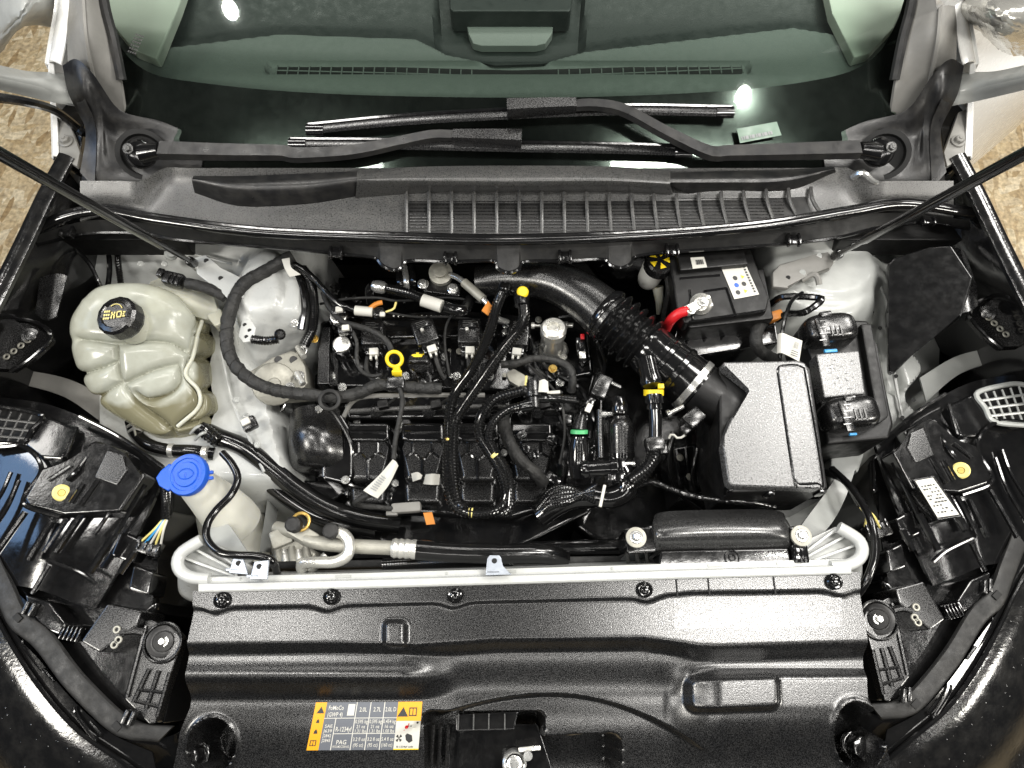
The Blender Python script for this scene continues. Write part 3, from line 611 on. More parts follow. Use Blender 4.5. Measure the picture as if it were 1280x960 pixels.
for X, dy in ((lambda a: a, 0), (lambda a: 1300 - a, -16)):
    wl = [(X(262), 724 + dy), (X(240), 722 + dy), (X(227), 715 + dy), (X(222), 704 + dy), (X(226), 692 + dy), (X(238), 683 + dy), (X(252), 675 + dy)]
    obj('end_rim', MB().tube([(a, b, .905) for a, b in wl], .0095, 10, .006), 'white', rs)
    obj('end_wall', MB().loft([[(a, b, .905) for a, b in wl], [(a + (0 if a > 300 and a < 900 else 0), b + 16, .84) for a, b in wl], [(a, b + 30, .79) for a, b in wl]], 24, 8, .003), 'white', rs)
    obj('end_floor', MB().pp([(X(262), 726 + dy), (X(226), 712 + dy), (X(226), 692 + dy), (X(255), 674 + dy), (X(290), 690 + dy), (X(330), 720 + dy)], .882, .86, .002), 'white', rs)
    for a, b in (((232, 698), (298, 722)), ((245, 686), (300, 716)), ((258, 678), (308, 716))):
        p, q = W(X(a[0]), a[1] + dy, .88), W(X(b[0]), b[1] + dy, .885); d = q - p
        obj('rib', MB().box((p + q) / 2, (d.length, .004, .03), (0, 0, math.atan2(d.y, d.x)), .001), 'white', rs)
    obj('boss', MB().lathe(W(X(302), 718 + dy, .87), W(X(302), 718 + dy, 1), [(0, .011), (.03, .010), (.03, .006), (.02, .005)], 18), 'white', rs)
    obj('stay', MB().loft([[(X(232), 606 + dy, .80), (X(244), 640 + dy, .81), (X(262), 672 + dy, .84), (X(300), 712 + dy, .87)], [(X(252), 606 + dy, .80), (X(268), 632 + dy, .81), (X(292), 664 + dy, .84), (X(316), 700 + dy, .87)]], 20, 5, .006), 'greywhite', rs)

def arch(px): return 869 + 46 * ((px - 690) / 190) ** 2 if px < 690 else 869 + 42 * ((px - 690) / 150) ** 2
def zs(px, py):
    sh = np.interp(px, [230, 420, 520, 620, 800, 870, 1080], [806, 804, 806, 799, 797, 806, 800])
    z = .902 + .005 * (1 - ss(760, 765, py - (6 * math.exp(-((px - 277) / 14) ** 2) + 6 * math.exp(-((px - 414) / 14) ** 2) + 6 * math.exp(-((px - 569) / 14) ** 2) + 6 * math.exp(-((px - 806) / 14) ** 2) + 6 * math.exp(-((px - 1043) / 14) ** 2)) + np.interp(px, [230, 420, 780, 860, 1080], [0, 3, 12, 19, 22])))
    left = 1 - ss(500, 580, px); right = ss(830, 900, px); mid = 1 - left - right
    z -= .016 * left * ss(sh - 2, sh + 14, py) + .030 * left * ss(846, 878, py) - .004 * left * math.exp(-((py - 842) / 9) ** 2)
    z -= mid * (.022 * ss(sh - 2, sh + 18, py) + .020 * ss(sh + 10, 872, py))
    z -= right * (.020 * ss(sh, sh + 24, py) - .010 * ss(832, 850, py) + .010 * ss(880, 960, py))
    z -= .10 * ss(880, 1010, py) * .35
    z += .012 * S(sdbox(px, py, 914, 866, 54, 20, 10, -2), 5)                      # long bump
    z += .010 * S(sdbox(px, py, 497, 795, 13, 17, 6), 4)                           # small bump
    if 530 < px < 860 or py > 900:
        d = (arch(px) - py); z -= .010 * float(ss(2, -3, d)) * float(ss(480, 520, px)) * float(ss(900, 850, px) if px > 700 else 1)
    o = min(sdbox(px, py, 604, 960, 76, 68, 8), sdbox(px, py, 700, 975, 82, 50, 12, -3))
    z -= .16 * S(o, 2.2)
    for cx, cy, a, b, rt in ((1075, 922, 27, 42, -22), (252, 936, 26, 34, 24)):
        e = sdell(px, py, cx, cy, a, b, rt); z -= .10 * S(e, 4); z += .004 * math.exp(-((e - 4) / 3) ** 2)
    return z
def shield_pt(u, v, h=.0008):
    a, b = u, v
    for _ in range(5):
        p = W(a, b, .88); P = Vector((p.x, p.y, zs(a, b) + h)); q = PX(*P); a += u - q[0]; b += v - q[1]
    return P
sd = T('sight_shield', 'black grained plastic cover over the grille in front of the engine', 'grille cover', (650, 860, .75))
SHT = lambda px: 741 - 23 * (px - 250) / 800
obj('panel', hf(lin([(738, 250), (800, 238), (850, 232), (872, 229), (905, 214), (940, 204), (1010, 180)]), lin([(734, 1066), (800, 1077), (868, 1080), (900, 1094), (930, 1110), (1010, 1150)]), SHT, 1010, .88, zs, 340, 132, .003), 'grainy', sd, ang=75)
for q in ((277, 750), (414, 746), (569, 744), (806, 737), (1043, 727)):
    p = W(q[0], q[1], .912); s_ = obj('push_pin', MB().lathe(p, p + Vector((0, 0, 1)), [(-.004, .012), (.002, .012), (.004, .010), (.0035, .0075), (.007, .0065), (.009, .003)], 20), 'gloss', sd)
obj('clear_film', MB().grid([[shield_pt(842 + 210 * i / 20, 750 - 3 * i / 20 + 36 * j / 6, .0006) for i in range(21)] for j in range(7)]), 'film', sd)
for a in (846, 886, 968):
    obj('slot', MB().box(W(a, 741 - 23 * (a - 250) / 800 + 11, .9075), (.0022, .026, .002), bev=0), 'void', sd)
# latch and dark hardware inside the opening
lt = T('hood_latch', 'spring loaded hood latch inside the grille opening', 'latch', (645, 950, .74))
obj('back_plate', MB().pp([(560, 905), (672, 905), (690, 960), (690, 990), (560, 990)], .745, .735, .002), 'wet', lt)
c = W(643, 950, .745); P = [c + Vector((.016 * math.cos(a), .016 * math.sin(a), .0006 * i)) for i, a in enumerate(np.linspace(0, 14 * math.pi, 90))]
obj('spring', MB().tube(P, .0028, 6, .004, raw=True), 'steel', lt)
obj('top_washer', MB().lathe(c + Vector((0, 0, .052)), c + Vector((0, 0, 1)), [(0, .012), (.003, .012), (.004, .010), (.004, .005), (.010, .005)], 22), 'steel', lt)
obj('lever', MB().box(W(662, 936, .80), (.034, .007, .003), (0, 0, .1), .001), 'alu', lt)
obj('pin', MB().lathe(W(660, 945, .775), W(660, 945, 1), [(0, .004), (.03, .004), (.03, .007), (.034, .007)], 12), 'steel', lt)
gb = T('grille_bracket', 'black moulded bracket with metal edges behind the hood latch', 'bracket', (585, 905, .8))
obj('bridge', MB().pp([(570, 893), (648, 889), (643, 912), (570, 914)], .832, .815, .002), 'wet', gb)
for a in (573, 592, 611, 631): obj('edge_strip', MB().box(W(a, 902, .833), (.002, .022, .003), bev=0), 'cowl', gb)
for a in (542, 551, 561): obj('post', MB().tube([(a, 905, .81), (a - 3, 960, .79)], .0028, 6), 'satin', gb)
for X, q in ((0, (252, 938)), (1, (1074, 926))):
    h = T('hood_bumper', ('left' if not X else 'right') + ' round rubber hood stop sunk in the oval grille cover pocket', 'bumper stop', (q[0], q[1], .79), 'hood bump stops')
    c = W(q[0] - 6, q[1] + 6, .79); obj('stop', MB().lathe(c, c + Vector((0, 0, 1)), [(0, .018), (.03, .018), (.034, .016), (.036, .008)], 22), 'gloss', h)
    obj('collar', MB().lathe(c, c + Vector((0, 0, 1)), [(0, .022), (.008, .022), (.01, .019)], 22), 'wet', h)

# ---- refrigerant label printed on the shield
lb = T('refrigerant_label', 'orange grey and white refrigerant information label stuck on the grille cover', 'label', (458, 908, .85))
LC = [(383, 938), (523, 937), (528, 877), (395, 878)]
def lf(h):
    def f(u, v):
        a = [LC[0][i] * (1 - u) * (1 - v) + LC[1][i] * u * (1 - v) + LC[2][i] * u * v + LC[3][i] * (1 - u) * v for i in (0, 1)]
        return shield_pt(a[0], a[1], h)
    return f
f0, f1, f2 = lf(.0008), lf(.0012), lf(.0016)
def panel(name, m, u0, v0, u1, v1, f=f0, n=8): return obj(name, rect(MB(), f, u0, v0, u1, v1, n), m, lb)
panel('orange_strip', 'labelorange', 0, 0, .105, 1); panel('grey_field', 'labelgrey', .105, 0, .775, 1)
panel('orange_corner', 'labelorange', .775, .6, 1, 1); panel('white_field', 'paper', .775, .0, 1, .6); panel('yellow_edge', 'yellow', .775, 0, 1, .02, f1, 4)
ln = MB()
for u0, v0, u1, v1 in ((.105, .66, .775, .675), (.215, .335, .775, .35), (.21, 0, .218, .67), (.385, 0, .393, 1), (.515, 0, .523, 1), (.645, 0, .653, 1)): rect(ln, f1, u0, v0, u1, v1, 4)
obj('rule_lines', ln, 'paper', lb)
tx = MB()
for s, u, v, h, wm in (('FoMoCo', .2, .88, .09, .14), ('(GWP 4)', .2, .74, .09, .14), ('2.0L', .455, .84, .09, .07), ('2.7L', .585, .84, .09, .07), ('2.0L D', .712, .84, .09, .10),
    ('SAE', .16, .50, .065, .07), ('J639', .16, .40, .065, .08), ('J2842', .16, .30, .065, .08), ('J2845', .16, .20, .065, .08), ('R-1234yf', .30, .43, .10, .145), ('PAG', .30, .16, .09, .09), ('WSS-M2C300-A2', .30, .07, .05, .15),
    ('0.595 kg', .455, .59, .08, .115), ('21 oz', .455, .485, .07, .08), ('1.31 lbs', .455, .39, .07, .10), ('0.595 kg', .585, .59, .08, .115), ('21 oz', .585, .485, .07, .08), ('1.31 lbs', .585, .39, .07, .10),
    ('0.454 kg', .712, .59, .08, .115), ('16 oz', .712, .485, .07, .08), ('1.00 lbs', .712, .39, .07, .10), ('3.2 fl oz', .455, .22, .075, .11), ('(95 cc)', .455, .10, .075, .09), ('3.2 fl oz', .585, .22, .075, .11), ('(95 cc)', .585, .10, .075, .09), ('5.4 fl oz', .712, .22, .075, .11), ('(160 cc)', .712, .10, .075, .1)):
    put_text(tx, s, f1, u, v, h, wm)
obj('lettering', tx, 'paper', lb)
panel('code_field', 'paper', .31, .72, .375, .96, f1, 2)
sy = MB()
def tri(mb, f, u, v, s): mb.add([f(u - s * .5, v - s), f(u + s * .5, v - s), f(u, v + s)], [(0, 1, 2)])
tri(sy, f1, .06, .84, .07); tri(sy, f1, .828, .79, .1)
for (u, v, s) in ((.052, .60, .03), (.05, .38, .035)): sy.add([f1(u - s * .5, v - s), f1(u + s * .5, v - s), f1(u + s * .4, v + s * .4), f1(u, v + s * 1.8), f1(u - s * .4, v + s * .4)], [(0, 1, 2, 3, 4)])
for (u, v, du, dv) in ((.045, .15, .028, .06), (.92, .79, .036, .09)):
    for (a, b, c_, d) in ((-1, -1, -.75, 1), (.75, -1, 1, 1), (-1, -1, 1, -.75), (-1, .75, 1, 1), (-.1, -1, .1, 1)): rect(sy, f1, u + du * a, v + dv * b, u + du * c_, v + dv * d)
for k in range(4):
    a = k * math.pi / 2 + .4; u, v = .815, .24
    sy.add([f1(u, v)] + [f1(u + .03 * math.cos(a + t), v + .085 * math.sin(a + t)) for t in (0, .4, .8)], [(0, 1, 2, 3)])
sy.add([f1(.87, .30), f1(.885, .34), f1(.93, .30), f1(.94, .18), f1(.91, .14), f1(.88, .2)], [(0, 1, 2, 3, 4, 5)])
put_text(sy, 'R-1234yf only', f1, .875, .06, .04, .15)
obj('symbols', sy, 'ink', lb)
rx = MB()
for s_ in (-1, 1): rx.add([f1(.85, .47 - s_ * .07), f1(.858, .46 - s_ * .07), f1(.90, .47 + s_ * .07), f1(.892, .48 + s_ * .07)], [(0, 1, 2, 3)])
rx.add([f1(.875 + .016 * math.cos(a), .47 + .04 * math.sin(a)) for a in np.linspace(0, 6.28, 10)[:-1]], [tuple(range(9))])
obj('red_cross', rx, 'red', lb)

# ================================================================== headlight assemblies
def headlight(X, side):
    # X(px,py) maps the left-hand layout to this side
    lab = {'l': 'left headlight housing of black wet moulded plastic with vent grille and yellow adjuster', 'r': 'right headlight housing of black wet plastic with white sticker and yellow adjuster'}[side]
    q = X(80, 680); h = T('headlight', lab, 'headlight', (q[0], q[1], .62), 'headlights')
    def P(pts): return [X(a, b) for a, b in pts]
    def Z(pts): return [(*X(a, b), z) for a, b, z in pts]
    obj('rear_housing', MB().pp(P([(-40, 500), (50, 503), (80, 515), (200, 580), (216, 600), (214, 640), (190, 690), (200, 760), (150, 800), (60, 780), (-40, 690)]), .80, .60, .012, 3), 'wet', h)
    obj('upper_cover', MB().loft([Z([(-40, 494, .845), (30, 500, .858), (80, 512, .855), (150, 545, .845), (208, 585, .83)]), Z([(-40, 560, .845), (20, 566, .862), (70, 576, .866), (130, 600, .855), (190, 630, .835)]), Z([(-40, 640, .838), (10, 652, .852), (60, 660, .86), (110, 676, .848), (160, 690, .83)]), Z([(-40, 720, .825), (0, 730, .838), (40, 735, .845), (80, 748, .835), (120, 760, .82)])], 40, 30, .008), 'gloss', h)
    pl = obj('cover_plate', MB().pp(P([(29, 624), (52, 584), (78, 579), (92, 576), (112, 553), (120, 550), (136, 556), (160, 564), (160, 580), (182, 592), (150, 640), (80, 644), (34, 632)]), .884, .845, .006, 3), 'wet', h)
    obj('plate_patch', MB().pp(P([(134, 562), (155, 569), (154, 580), (160, 586), (146, 606), (118, 596)]), .8875, .88, .002), 'grainy', h)
    for a, b in (((60, 600), (88, 582)), ((100, 632), (122, 600)), ((88, 628), (104, 604))): obj('rib', MB().tube(Z([(*a, .887), (*b, .887)]), .003, 6), 'gloss', h)
    for a, b, r_ in (((36, 700), (64, 652), .006), ((56, 690), (84, 648), .0045), ((70, 690), (104, 640), .006), ((-10, 700), (32, 640), .005), ((40, 742), (62, 706), .004), ((112, 716), (142, 670), .006), ((150, 716), (168, 690), .005)):
        obj('rib', MB().tube(Z([(*a, .872), (*b, .874)]), r_, 8, .01), 'gloss', h)
    obj('bead', MB().tube(Z([(-40, 557, .878), (24, 556, .878), (52, 585, .88), (30, 622, .88), (36, 634, .88), (76, 646, .878)]), .004, 8), 'gloss', h)
    ad = obj('adjuster', MB().lathe(W(*X(77, 616), .884), W(*X(77, 616), 1.2), [(0, .0135), (.004, .0135), (.006, .011), (.006, .006), (.004, .005), (.004, .001)], 24), 'palegold', h)
    obj('adjuster_hole', MB().lathe(W(*X(77, 616), .8885), W(*X(77, 616), 1.2), [(0, .005), (.001, .005)], 6), 'brass', ad)
    # vent grille: frame and slats
    vf = obj('vent_frame', MB().tube(Z([(-26, 510, .878), (0, 508, .878), (52, 519, .878), (40, 538, .878), (26, 555, .878), (-26, 560, .878)]), .0045, 8), 'gloss' if side == 'l' else 'greywhite', h)
    obj('vent_dark', MB().pp(P([(-26, 510), (0, 508), (52, 519), (26, 555), (-26, 560)]), .868, .855, .001), 'void', h)
    for k in range(3): obj('slat', MB().tube(Z([(-26, 521 + 11 * k, .877), (46 - 7 * k, 529 + 9.5 * k, .877)]), .0024, 6), 'cowl' if side == 'l' else 'greywhite', h)
    for k in range(5): obj('slat', MB().tube(Z([(-12 + 13 * k, 511 + 2 * k, .877), (-30 + 13 * k, 556 - k, .877)]), .0018, 6), 'cowl' if side == 'l' else 'greywhite', h)
    obj('top_block', MB().pp(P([(60, 520), (98, 536), (78, 574), (50, 572), (30, 556)]), .878, .85, .005), 'gloss', h)
    for pth in ([(-30, 690), (6, 640), (24, 600)], [(100, 520), (150, 546), (204, 584)], [(96, 534), (82, 572)], [(60, 524), (40, 552)], [(120, 556), (98, 586), (84, 600)], [(164, 596), (140, 636), (118, 668)], [(182, 606), (150, 660), (128, 700)], [(-30, 660), (0, 620), (14, 590)], [(60, 700), (100, 716), (120, 730)]):
        obj('moulded_edge', MB().tube(Z([(x_, y_, (.888 if 560 < y_ < 640 and x_ > 40 else .874) - max(0, x_ - 110) * .0003 - max(0, 30 - x_) * .0003) for x_, y_ in pth]), .0034, 8, .008), 'gloss', h)
    obj('socket_box', MB().pp(P([(150, 664), (178, 676), (166, 704), (138, 694)]), .852, .80, .004), 'gloss', h)
    obj('socket_box', MB().pp(P([(166, 706), (192, 716), (186, 744), (160, 736)]), .842, .79, .004), 'wet', h)
    # motor box, bracket with big bolt, ribs
    obj('motor_box', MB().pp(P([(134, 754), (178, 764), (172, 782), (124, 816), (100, 802)]), .86, .78, .004), 'satin', h)
    obj('ridge_block', MB().pp(P([(30, 742), (62, 752), (84, 780), (74, 794), (52, 786), (34, 762)]), .845, .78, .004), 'wet', h)
    for k in range(5): obj('fin', MB().box(W(*X(80 + 5 * k, 790 + 1.0 * k), .838), (.0035, .022, .012), (0, 0, -.3 if side == 'l' else .3), .001), 'wet', h)
    bk = obj('mount_bracket', MB().pp(P([(180, 776), (188, 774), (222, 790), (228, 800), (194, 904), (186, 906), (155, 874), (158, 864)]), .842, .82, .003), 'satin', h)
    obj('mount_washer', MB().lathe(W(*X(204, 802), .842), W(*X(204, 802), 2), [(0, .024), (.004, .024), (.006, .019), (.005, .015), (.009, .0145), (.010, .006), (.007, .005)], 26), 'cowldark', h)
    bolt(h, W(*X(204, 802), .848), .006, 'steel')
    obj('bracket_ring', MB().ring(W(*X(203, 803), .846), (0, 0, 1), .029, .0025, 26), 'satin', h)
    for a, b in (((182, 782), (158, 872)), ((186, 836), (166, 878)), ((198, 838), (182, 886)), ((212, 840), (196, 896)), ((172, 862), (206, 866)), ((168, 876), (200, 884))): obj('rib', MB().tube(Z([(*a, .845), (*b, .845)]), .0028, 6), 'satin', h)
    cl = MB()
    for p_ in ((146, 787), (148, 800), (143, 806)): cl.ring(W(*X(*p_), .862), (0, 0, 1), .0045, .0018, 14, 6)
    obj('link', cl, 'dullalu', h); obj('pipe', MB().tube(Z([(150, 790, .858), (168, 788, .852), (180, 790, .848)]), .006, 8), 'satin', h)
    obj('base_web', MB().pp(P([(60, 796), (110, 806), (160, 780), (200, 790), (228, 800), (205, 905), (160, 905), (100, 840)]), .815, .70, .004), 'wet', h)
    # matte retaining strip and outer lens
    stp = [(-14, 700, .846), (6, 742, .85), (22, 775, .85), (52, 800, .848), (90, 850, .846), (138, 898, .842), (166, 914, .84), (206, 918, .836)]
    obj('retaining_strip', MB().loft([Z([(a - 9, b + 9, z - .010) for a, b, z in stp]), Z([(a - 8, b + 8, z) for a, b, z in stp]), Z([(a + 9, b - 9, z + .001) for a, b, z in stp]), Z([(a + 10, b - 10, z - .010) for a, b, z in stp])], 60, 15, .006), 'rubber', h)
    for (a, b) in ((22, 772), (146, 908)):
        obj('strip_slot', MB().box(W(*X(a, b), .8535), (.014, .010, .003), (0, 0, -.7 if side == 'l' else .7), .001), 'void', h)
        obj('strip_tab', MB().box(W(*X(a + 12, b - 12), .852), (.006, .02, .012), (0, 0, -.3), .001).box(W(*X(a + 20, b - 10), .852), (.006, .02, .012), (0, 0, -.3), .001), 'satin', h)
    for k, (a, b) in enumerate(((28, 800), (54, 836), (92, 884), (112, 902))): obj('lens_clip', MB().tube(Z([(a, b, .834), (a + 3, b + 10, .832), (a + 26, b + 40, .828), (a + 30, b + 36, .83)]) if k in (0, 2) else Z([(a, b, .834), (a + 14, b + 16, .832)]), .0022, 6), 'gloss', h)
    o = [(-60, 700, .83), (-12, 760, .832), (16, 808, .832), (50, 860, .83), (96, 912, .826), (150, 950, .82), (200, 985, .81)]
    lensm = MB().loft([Z(o), Z([(a - 26, b + 22, z - .008) for a, b, z in o]), Z([(a - 70, b + 60, z - .05) for a, b, z in o]), Z([(a - 105, b + 90, z - .14) for a, b, z in o]), Z([(a - 125, b + 110, z - .26) for a, b, z in o])], 44, 30, .003)
    obj('lens', lensm, 'sidepaint', h); dr = MB(); top = lensm.v[:45 * 22]; q0 = random.Random(3)
    for k in range(170):
        i = q0.randrange(len(top) - 46); p = Vector(top[i]).lerp(Vector(top[i + 46]), q0.random()).lerp(Vector(top[i + 1]), q0.random()); r_ = q0.choice([.0006, .0008, .001, .0014]) * q0.uniform(.7, 1.2); dr.lathe(p + Vector((0, 0, -.0003)), p + Vector((0, 0, 1)), [(0, r_), (r_ * .45, r_ * .75), (r_ * .6, r_ * .25)], 7)
    obj('water_droplets', dr, 'droplet', h, kind='stuff')
    obj('lens_flange', MB().loft([Z([(-30, 700, .832), (-2, 752, .834), (20, 792, .834), (50, 826, .832), (90, 874, .83), (138, 916, .826), (190, 940, .82)]), Z([(a, b, z - .004) for a, b, z in o])], 40, 6, .004), 'gloss', h)
    obj('lens_edge', MB().tube(Z([(a, b, z + .002) for a, b, z in o]), .0035, 8), 'gloss', h)
    obj('lower_trim', MB().loft([Z([(150, 925, .82), (206, 922, .825), (240, 905, .82)]), Z([(140, 1000, .74), (205, 1000, .74), (245, 1000, .74)])], 12, 10, .004), 'gloss', h)
    # mounting arm above
    ar = obj('fender_arm', MB().pp(P([(-30, 408), (30, 400), (62, 418), (64, 424), (40, 446), (14, 462), (-30, 460)]), .90, .885, .003), 'satin', h)
    obj('arm_rim', MB().tube(Z([(-30, 406, .903), (32, 400, .903), (64, 419, .903), (40, 447, .903), (14, 464, .903)]), .004, 8), 'gloss', h)
    for k in range(4): obj('arm_link', MB().ring(W(*X(8 + 9 * k, 446 - 7 * k), .903), (0, 0, 1), .0045, .0018, 14, 6), 'dullalu', h)
    obj('arm_bolt', MB().lathe(W(*X(38, 420), .90), W(*X(38, 420), 2), [(0, .014), (.004, .014), (.005, .009), (.012, .008), (.013, .003)], 20), 'satin', h)
    obj('rail_brace', MB().loft([Z([(20, 478, .79), (80, 496, .79), (130, 530, .79)]), Z([(30, 462, .80), (86, 474, .80), (140, 500, .80)])], 14, 5, .004), 'greywhite' if side == 'r' else 'midgrey', h)
    return h
hl = headlight(lambda a, b: (a, b), 'l')
hr = headlight(lambda a, b: (1264 - .815 * a, b - 28), 'r')
q = [W(1161, 651, .895), W(1199, 643, .895), W(1168, 597, .895), W(1143, 600, .895)]
q = [W(1172, 647, .893), W(1199, 643, .893), W(1166, 597, .893), W(1144, 601, .893)]
fq = quadfn(q, 0); st = obj('sticker', rect(MB(), fq, 0, 0, 1, 1), 'paper', hr)
fq2 = quadfn(q, .0006); t = MB()
for k in range(9):
    for j in range(5):
        if random.random() < .8: rect(t, fq2, .12 + .16 * j, .1 + .088 * k, .12 + .16 * j + random.uniform(.06, .13), .14 + .088 * k)
obj('sticker_print', t, 'ink', hr)
obj('sticker_seat', MB().pp([(1173, 650), (1203, 645), (1168, 594), (1141, 599)], .8915, .84, .002), 'satin', hr)

# holes, welds and sealer beads on the painted inner wings
for q in ((1128, 522), (1113, 446), (1120, 470), (1142, 500), (1090, 390), (1075, 340), (960, 330), (1100, 410)): obj('body_hole', MB().lathe(W(*q, .86), W(*q, .75), [(-.001, .0035), (.06, .0035)], 12), 'void', body)
for P_ in ([(1098, 352, .865), (1108, 380, .842), (1112, 420, .826), (1118, 470, .82), (1128, 520, .82)], [(160, 316, .862), (190, 312, .864), (232, 316, .862), (290, 330, .85)], [(276, 440, .815), (290, 500, .812), (312, 548, .808), (330, 590, .806)], [(1080, 312, .862), (1096, 336, .858), (1100, 360, .85)]):
    obj('sealer_bead', MB().tube(P_, .0028, 6, .006, wob=.3), 'white', body)
for q in ((300, 470), (296, 500), (308, 520), (322, 556), (176, 330), (206, 330)): obj('weld_mark', MB().lathe(W(*q, .82 if q[1] > 400 else .866), W(*q, 2), [(-.004, .006), (.0, .006), (.001, .004), (.0004, .001)], 12), 'greywhite', body)

# ================================================================== engine
eng = T('engine', 'black four cylinder engine filling the middle of the bay', 'engine', (570, 500, .45))
obj('block', MB().pp([(392, 345), (720, 345), (760, 470), (740, 640), (640, 690), (430, 690), (392, 600)], .70, .44, .01), 'wet', eng)
obj('gearbox', MB().pp([(700, 420), (880, 440), (890, 640), (760, 690), (690, 640)], .60, .44, .02), 'wet', eng)
obj('valve_cover', MB().pp([(396, 402), (430, 392), (560, 388), (640, 394), (736, 400), (744, 470), (640, 486), (400, 486)], .795, .70, .01, 3), 'gloss', eng)
obj('cam_cover_step', MB().pp([(436, 398), (620, 394), (622, 420), (436, 424)], .812, .79, .006, 3), 'gloss', eng)
for i in range(14): obj('perforation', MB().lathe(W(492 + 5.9 * i, 395 + .2 * (i % 2), .813), W(492 + 5.9 * i, 395, 2), [(0, .0016), (.0006, .0016)], 8), 'alu', eng)
for q in ((414, 470), (428, 484), (507, 470), (571, 470), (612, 470), (620, 446), (640, 430), (700, 478), (418, 402), (470, 476), (556, 446)): bolt(eng, W(*q, .797), .0055, 'steel')
for q in ((393, 424), (691, 461)): bolt(eng, W(*q, .82), .0055, 'brass')
obj('timing_rail', MB().pp([(404, 408), (413, 408), (411, 480), (396, 480), (398, 440)], .83, .75, .003), 'satin', eng)
for p in ([(420, 400), (470, 398), (470, 460)], [(556, 395), (560, 460), (540, 476)], [(612, 392), (620, 440), (612, 474)], [(640, 410), (690, 470), (735, 474)]): obj('cover_rib', MB().tube([(a, b, .797) for a, b in p], .004, 6), 'gloss', eng)
# intake manifold with runners
man = T('intake_manifold', 'black plastic intake manifold with humped runners in front of the valve cover', 'intake manifold', (540, 570, .6))
obj('plenum', MB().pp([(432, 502), (700, 500), (720, 560), (700, 630), (640, 650), (440, 640), (425, 600)], .735, .62, .012, 3), 'gloss', man)
obj('rail', MB().pp([(432, 494), (640, 490), (640, 522), (432, 524)], .78, .70, .008, 3), 'gloss', man)
for i, (cx, dz) in enumerate(((460, 0), (528, .004), (597, 0), (664, -.01))):
    z1 = .792 + dz
    rr = obj('runner', MB().pp([(cx - 23, 540), (cx + 23, 540), (cx + 25, 560), (cx + 23, 602), (cx - 23, 602), (cx - 25, 560)], z1, .70, .012, 4), 'satin', man)
    obj('runner_cap', MB().pp([(cx - 26, 528), (cx + 26, 528), (cx + 27, 548), (cx + 20, 552), (cx - 20, 552), (cx - 27, 548)], z1 + .008, .72, .006, 3), 'gloss', rr)
    obj('runner_foot', MB().pp([(cx - 24, 600), (cx + 24, 600), (cx + 22, 630), (cx - 22, 630)], z1 - .03, .66, .010, 3), 'satin', rr)
    for p in ([(cx - 21, 572), (cx - 11, 566), (cx, 575), (cx + 11, 566), (cx + 21, 572)], [(cx, 575), (cx, 600)], [(cx - 12, 566), (cx - 12, 552)], [(cx + 12, 566), (cx + 12, 552)], [(cx - 22, 540), (cx + 22, 540)]):
        obj('rib', MB().tube([(a_, b_, z1 + (.0095 if b_ < 545 else .001)) for a_, b_ in p], .003, 6), 'gloss', rr)
for q in ((436, 508), (446, 530), (494, 604), (566, 604), (630, 566), (500, 532), (566, 528)): bolt(man, W(*q, .76), .0045, 'steel')
for k, a in enumerate((436, 450, 480, 488, 512, 520, 540, 560, 584)): obj('lug', MB().box(W(a, 616 + 6 * (k % 2), .728), (.010, .016, .02), (0, 0, .2 * (k % 3 - 1)), .002), 'gloss', man)
# cylinder-shaped pump cover at the left of the manifold
pc = T('pump_cover', 'smooth black curved cover at the left end of the engine', 'engine cover', (392, 560, .6))
obj('shell', MB().loft([[(362, 530, .76), (364, 516, .80), (376, 508, .82), (398, 506, .82), (424, 512, .80)], [(360, 556, .765), (362, 548, .812), (378, 544, .835), (402, 545, .835), (428, 556, .81)], [(362, 588, .72), (366, 584, .77), (380, 582, .80), (404, 584, .80), (428, 594, .77)], [(366, 598, .64), (372, 596, .68), (386, 594, .70), (404, 596, .70), (424, 602, .68)]], 24, 24, .004), 'satin', pc)
obj('side_wall', MB().pp([(426, 516), (440, 540), (440, 596), (426, 604), (402, 598), (402, 520)], .80, .62, .006), 'gloss', pc)
for q in ((398, 512), (432, 600)): bolt(pc, W(*q, .822), .005, 'steel')
obj('tab', MB().pp([(360, 600), (420, 600), (432, 616), (414, 628), (372, 620)], .73, .60, .005), 'wet', pc)
# engine mount and pulley
mt = T('engine_mount', 'cast aluminium engine mount plate beside the left strut tower', 'engine mount', (345, 465, .7))
obj('plate', MB().pp([(309, 465), (340, 446), (364, 437), (374, 440), (381, 458), (385, 478), (378, 487), (344, 490), (313, 478)], .82, .76, .005, 2), 'dullalu', mt)
obj('dome', MB().lathe(W(343, 480, .815), W(343, 480, 2), [(0, .04), (.010, .038), (.016, .028), (.018, .012), (.022, .010), (.022, .001)], 28), 'dullalu', mt)
for q in ((367, 450), (348, 450)): obj('slot', MB().lathe(W(*q, .8205), W(*q, 2), [(0, .0075), (.0008, .0075)], 14), 'ink', mt)
for q in ((374, 470), (378, 438), (322, 472), (362, 484)): bolt(mt, W(*q, .822), .0065, 'steel')
obj('stud', MB().tube([(372, 434, .83), (380, 446, .84)], .0055, 8), 'alu', mt); obj('stud', MB().tube([(371, 466, .835), (379, 480, .84)], .0055, 8), 'alu', mt)
pu = T('belt_pulley', 'black round pulley with a bright rim below the engine mount', 'pulley', (335, 505, .7))
c = W(332, 500, .745); obj('wheel', MB().lathe(c, c + Vector((.1, -.05, 1)), [(-.02, .03), (0, .042), (.012, .042), (.016, .030), (.012, .012), (.02, .01)], 28), 'gloss', pu); obj('rim', MB().ring(c + Vector((0, 0, .012)), (.1, -.05, 1), .043, .003, 30), 'steel', pu)

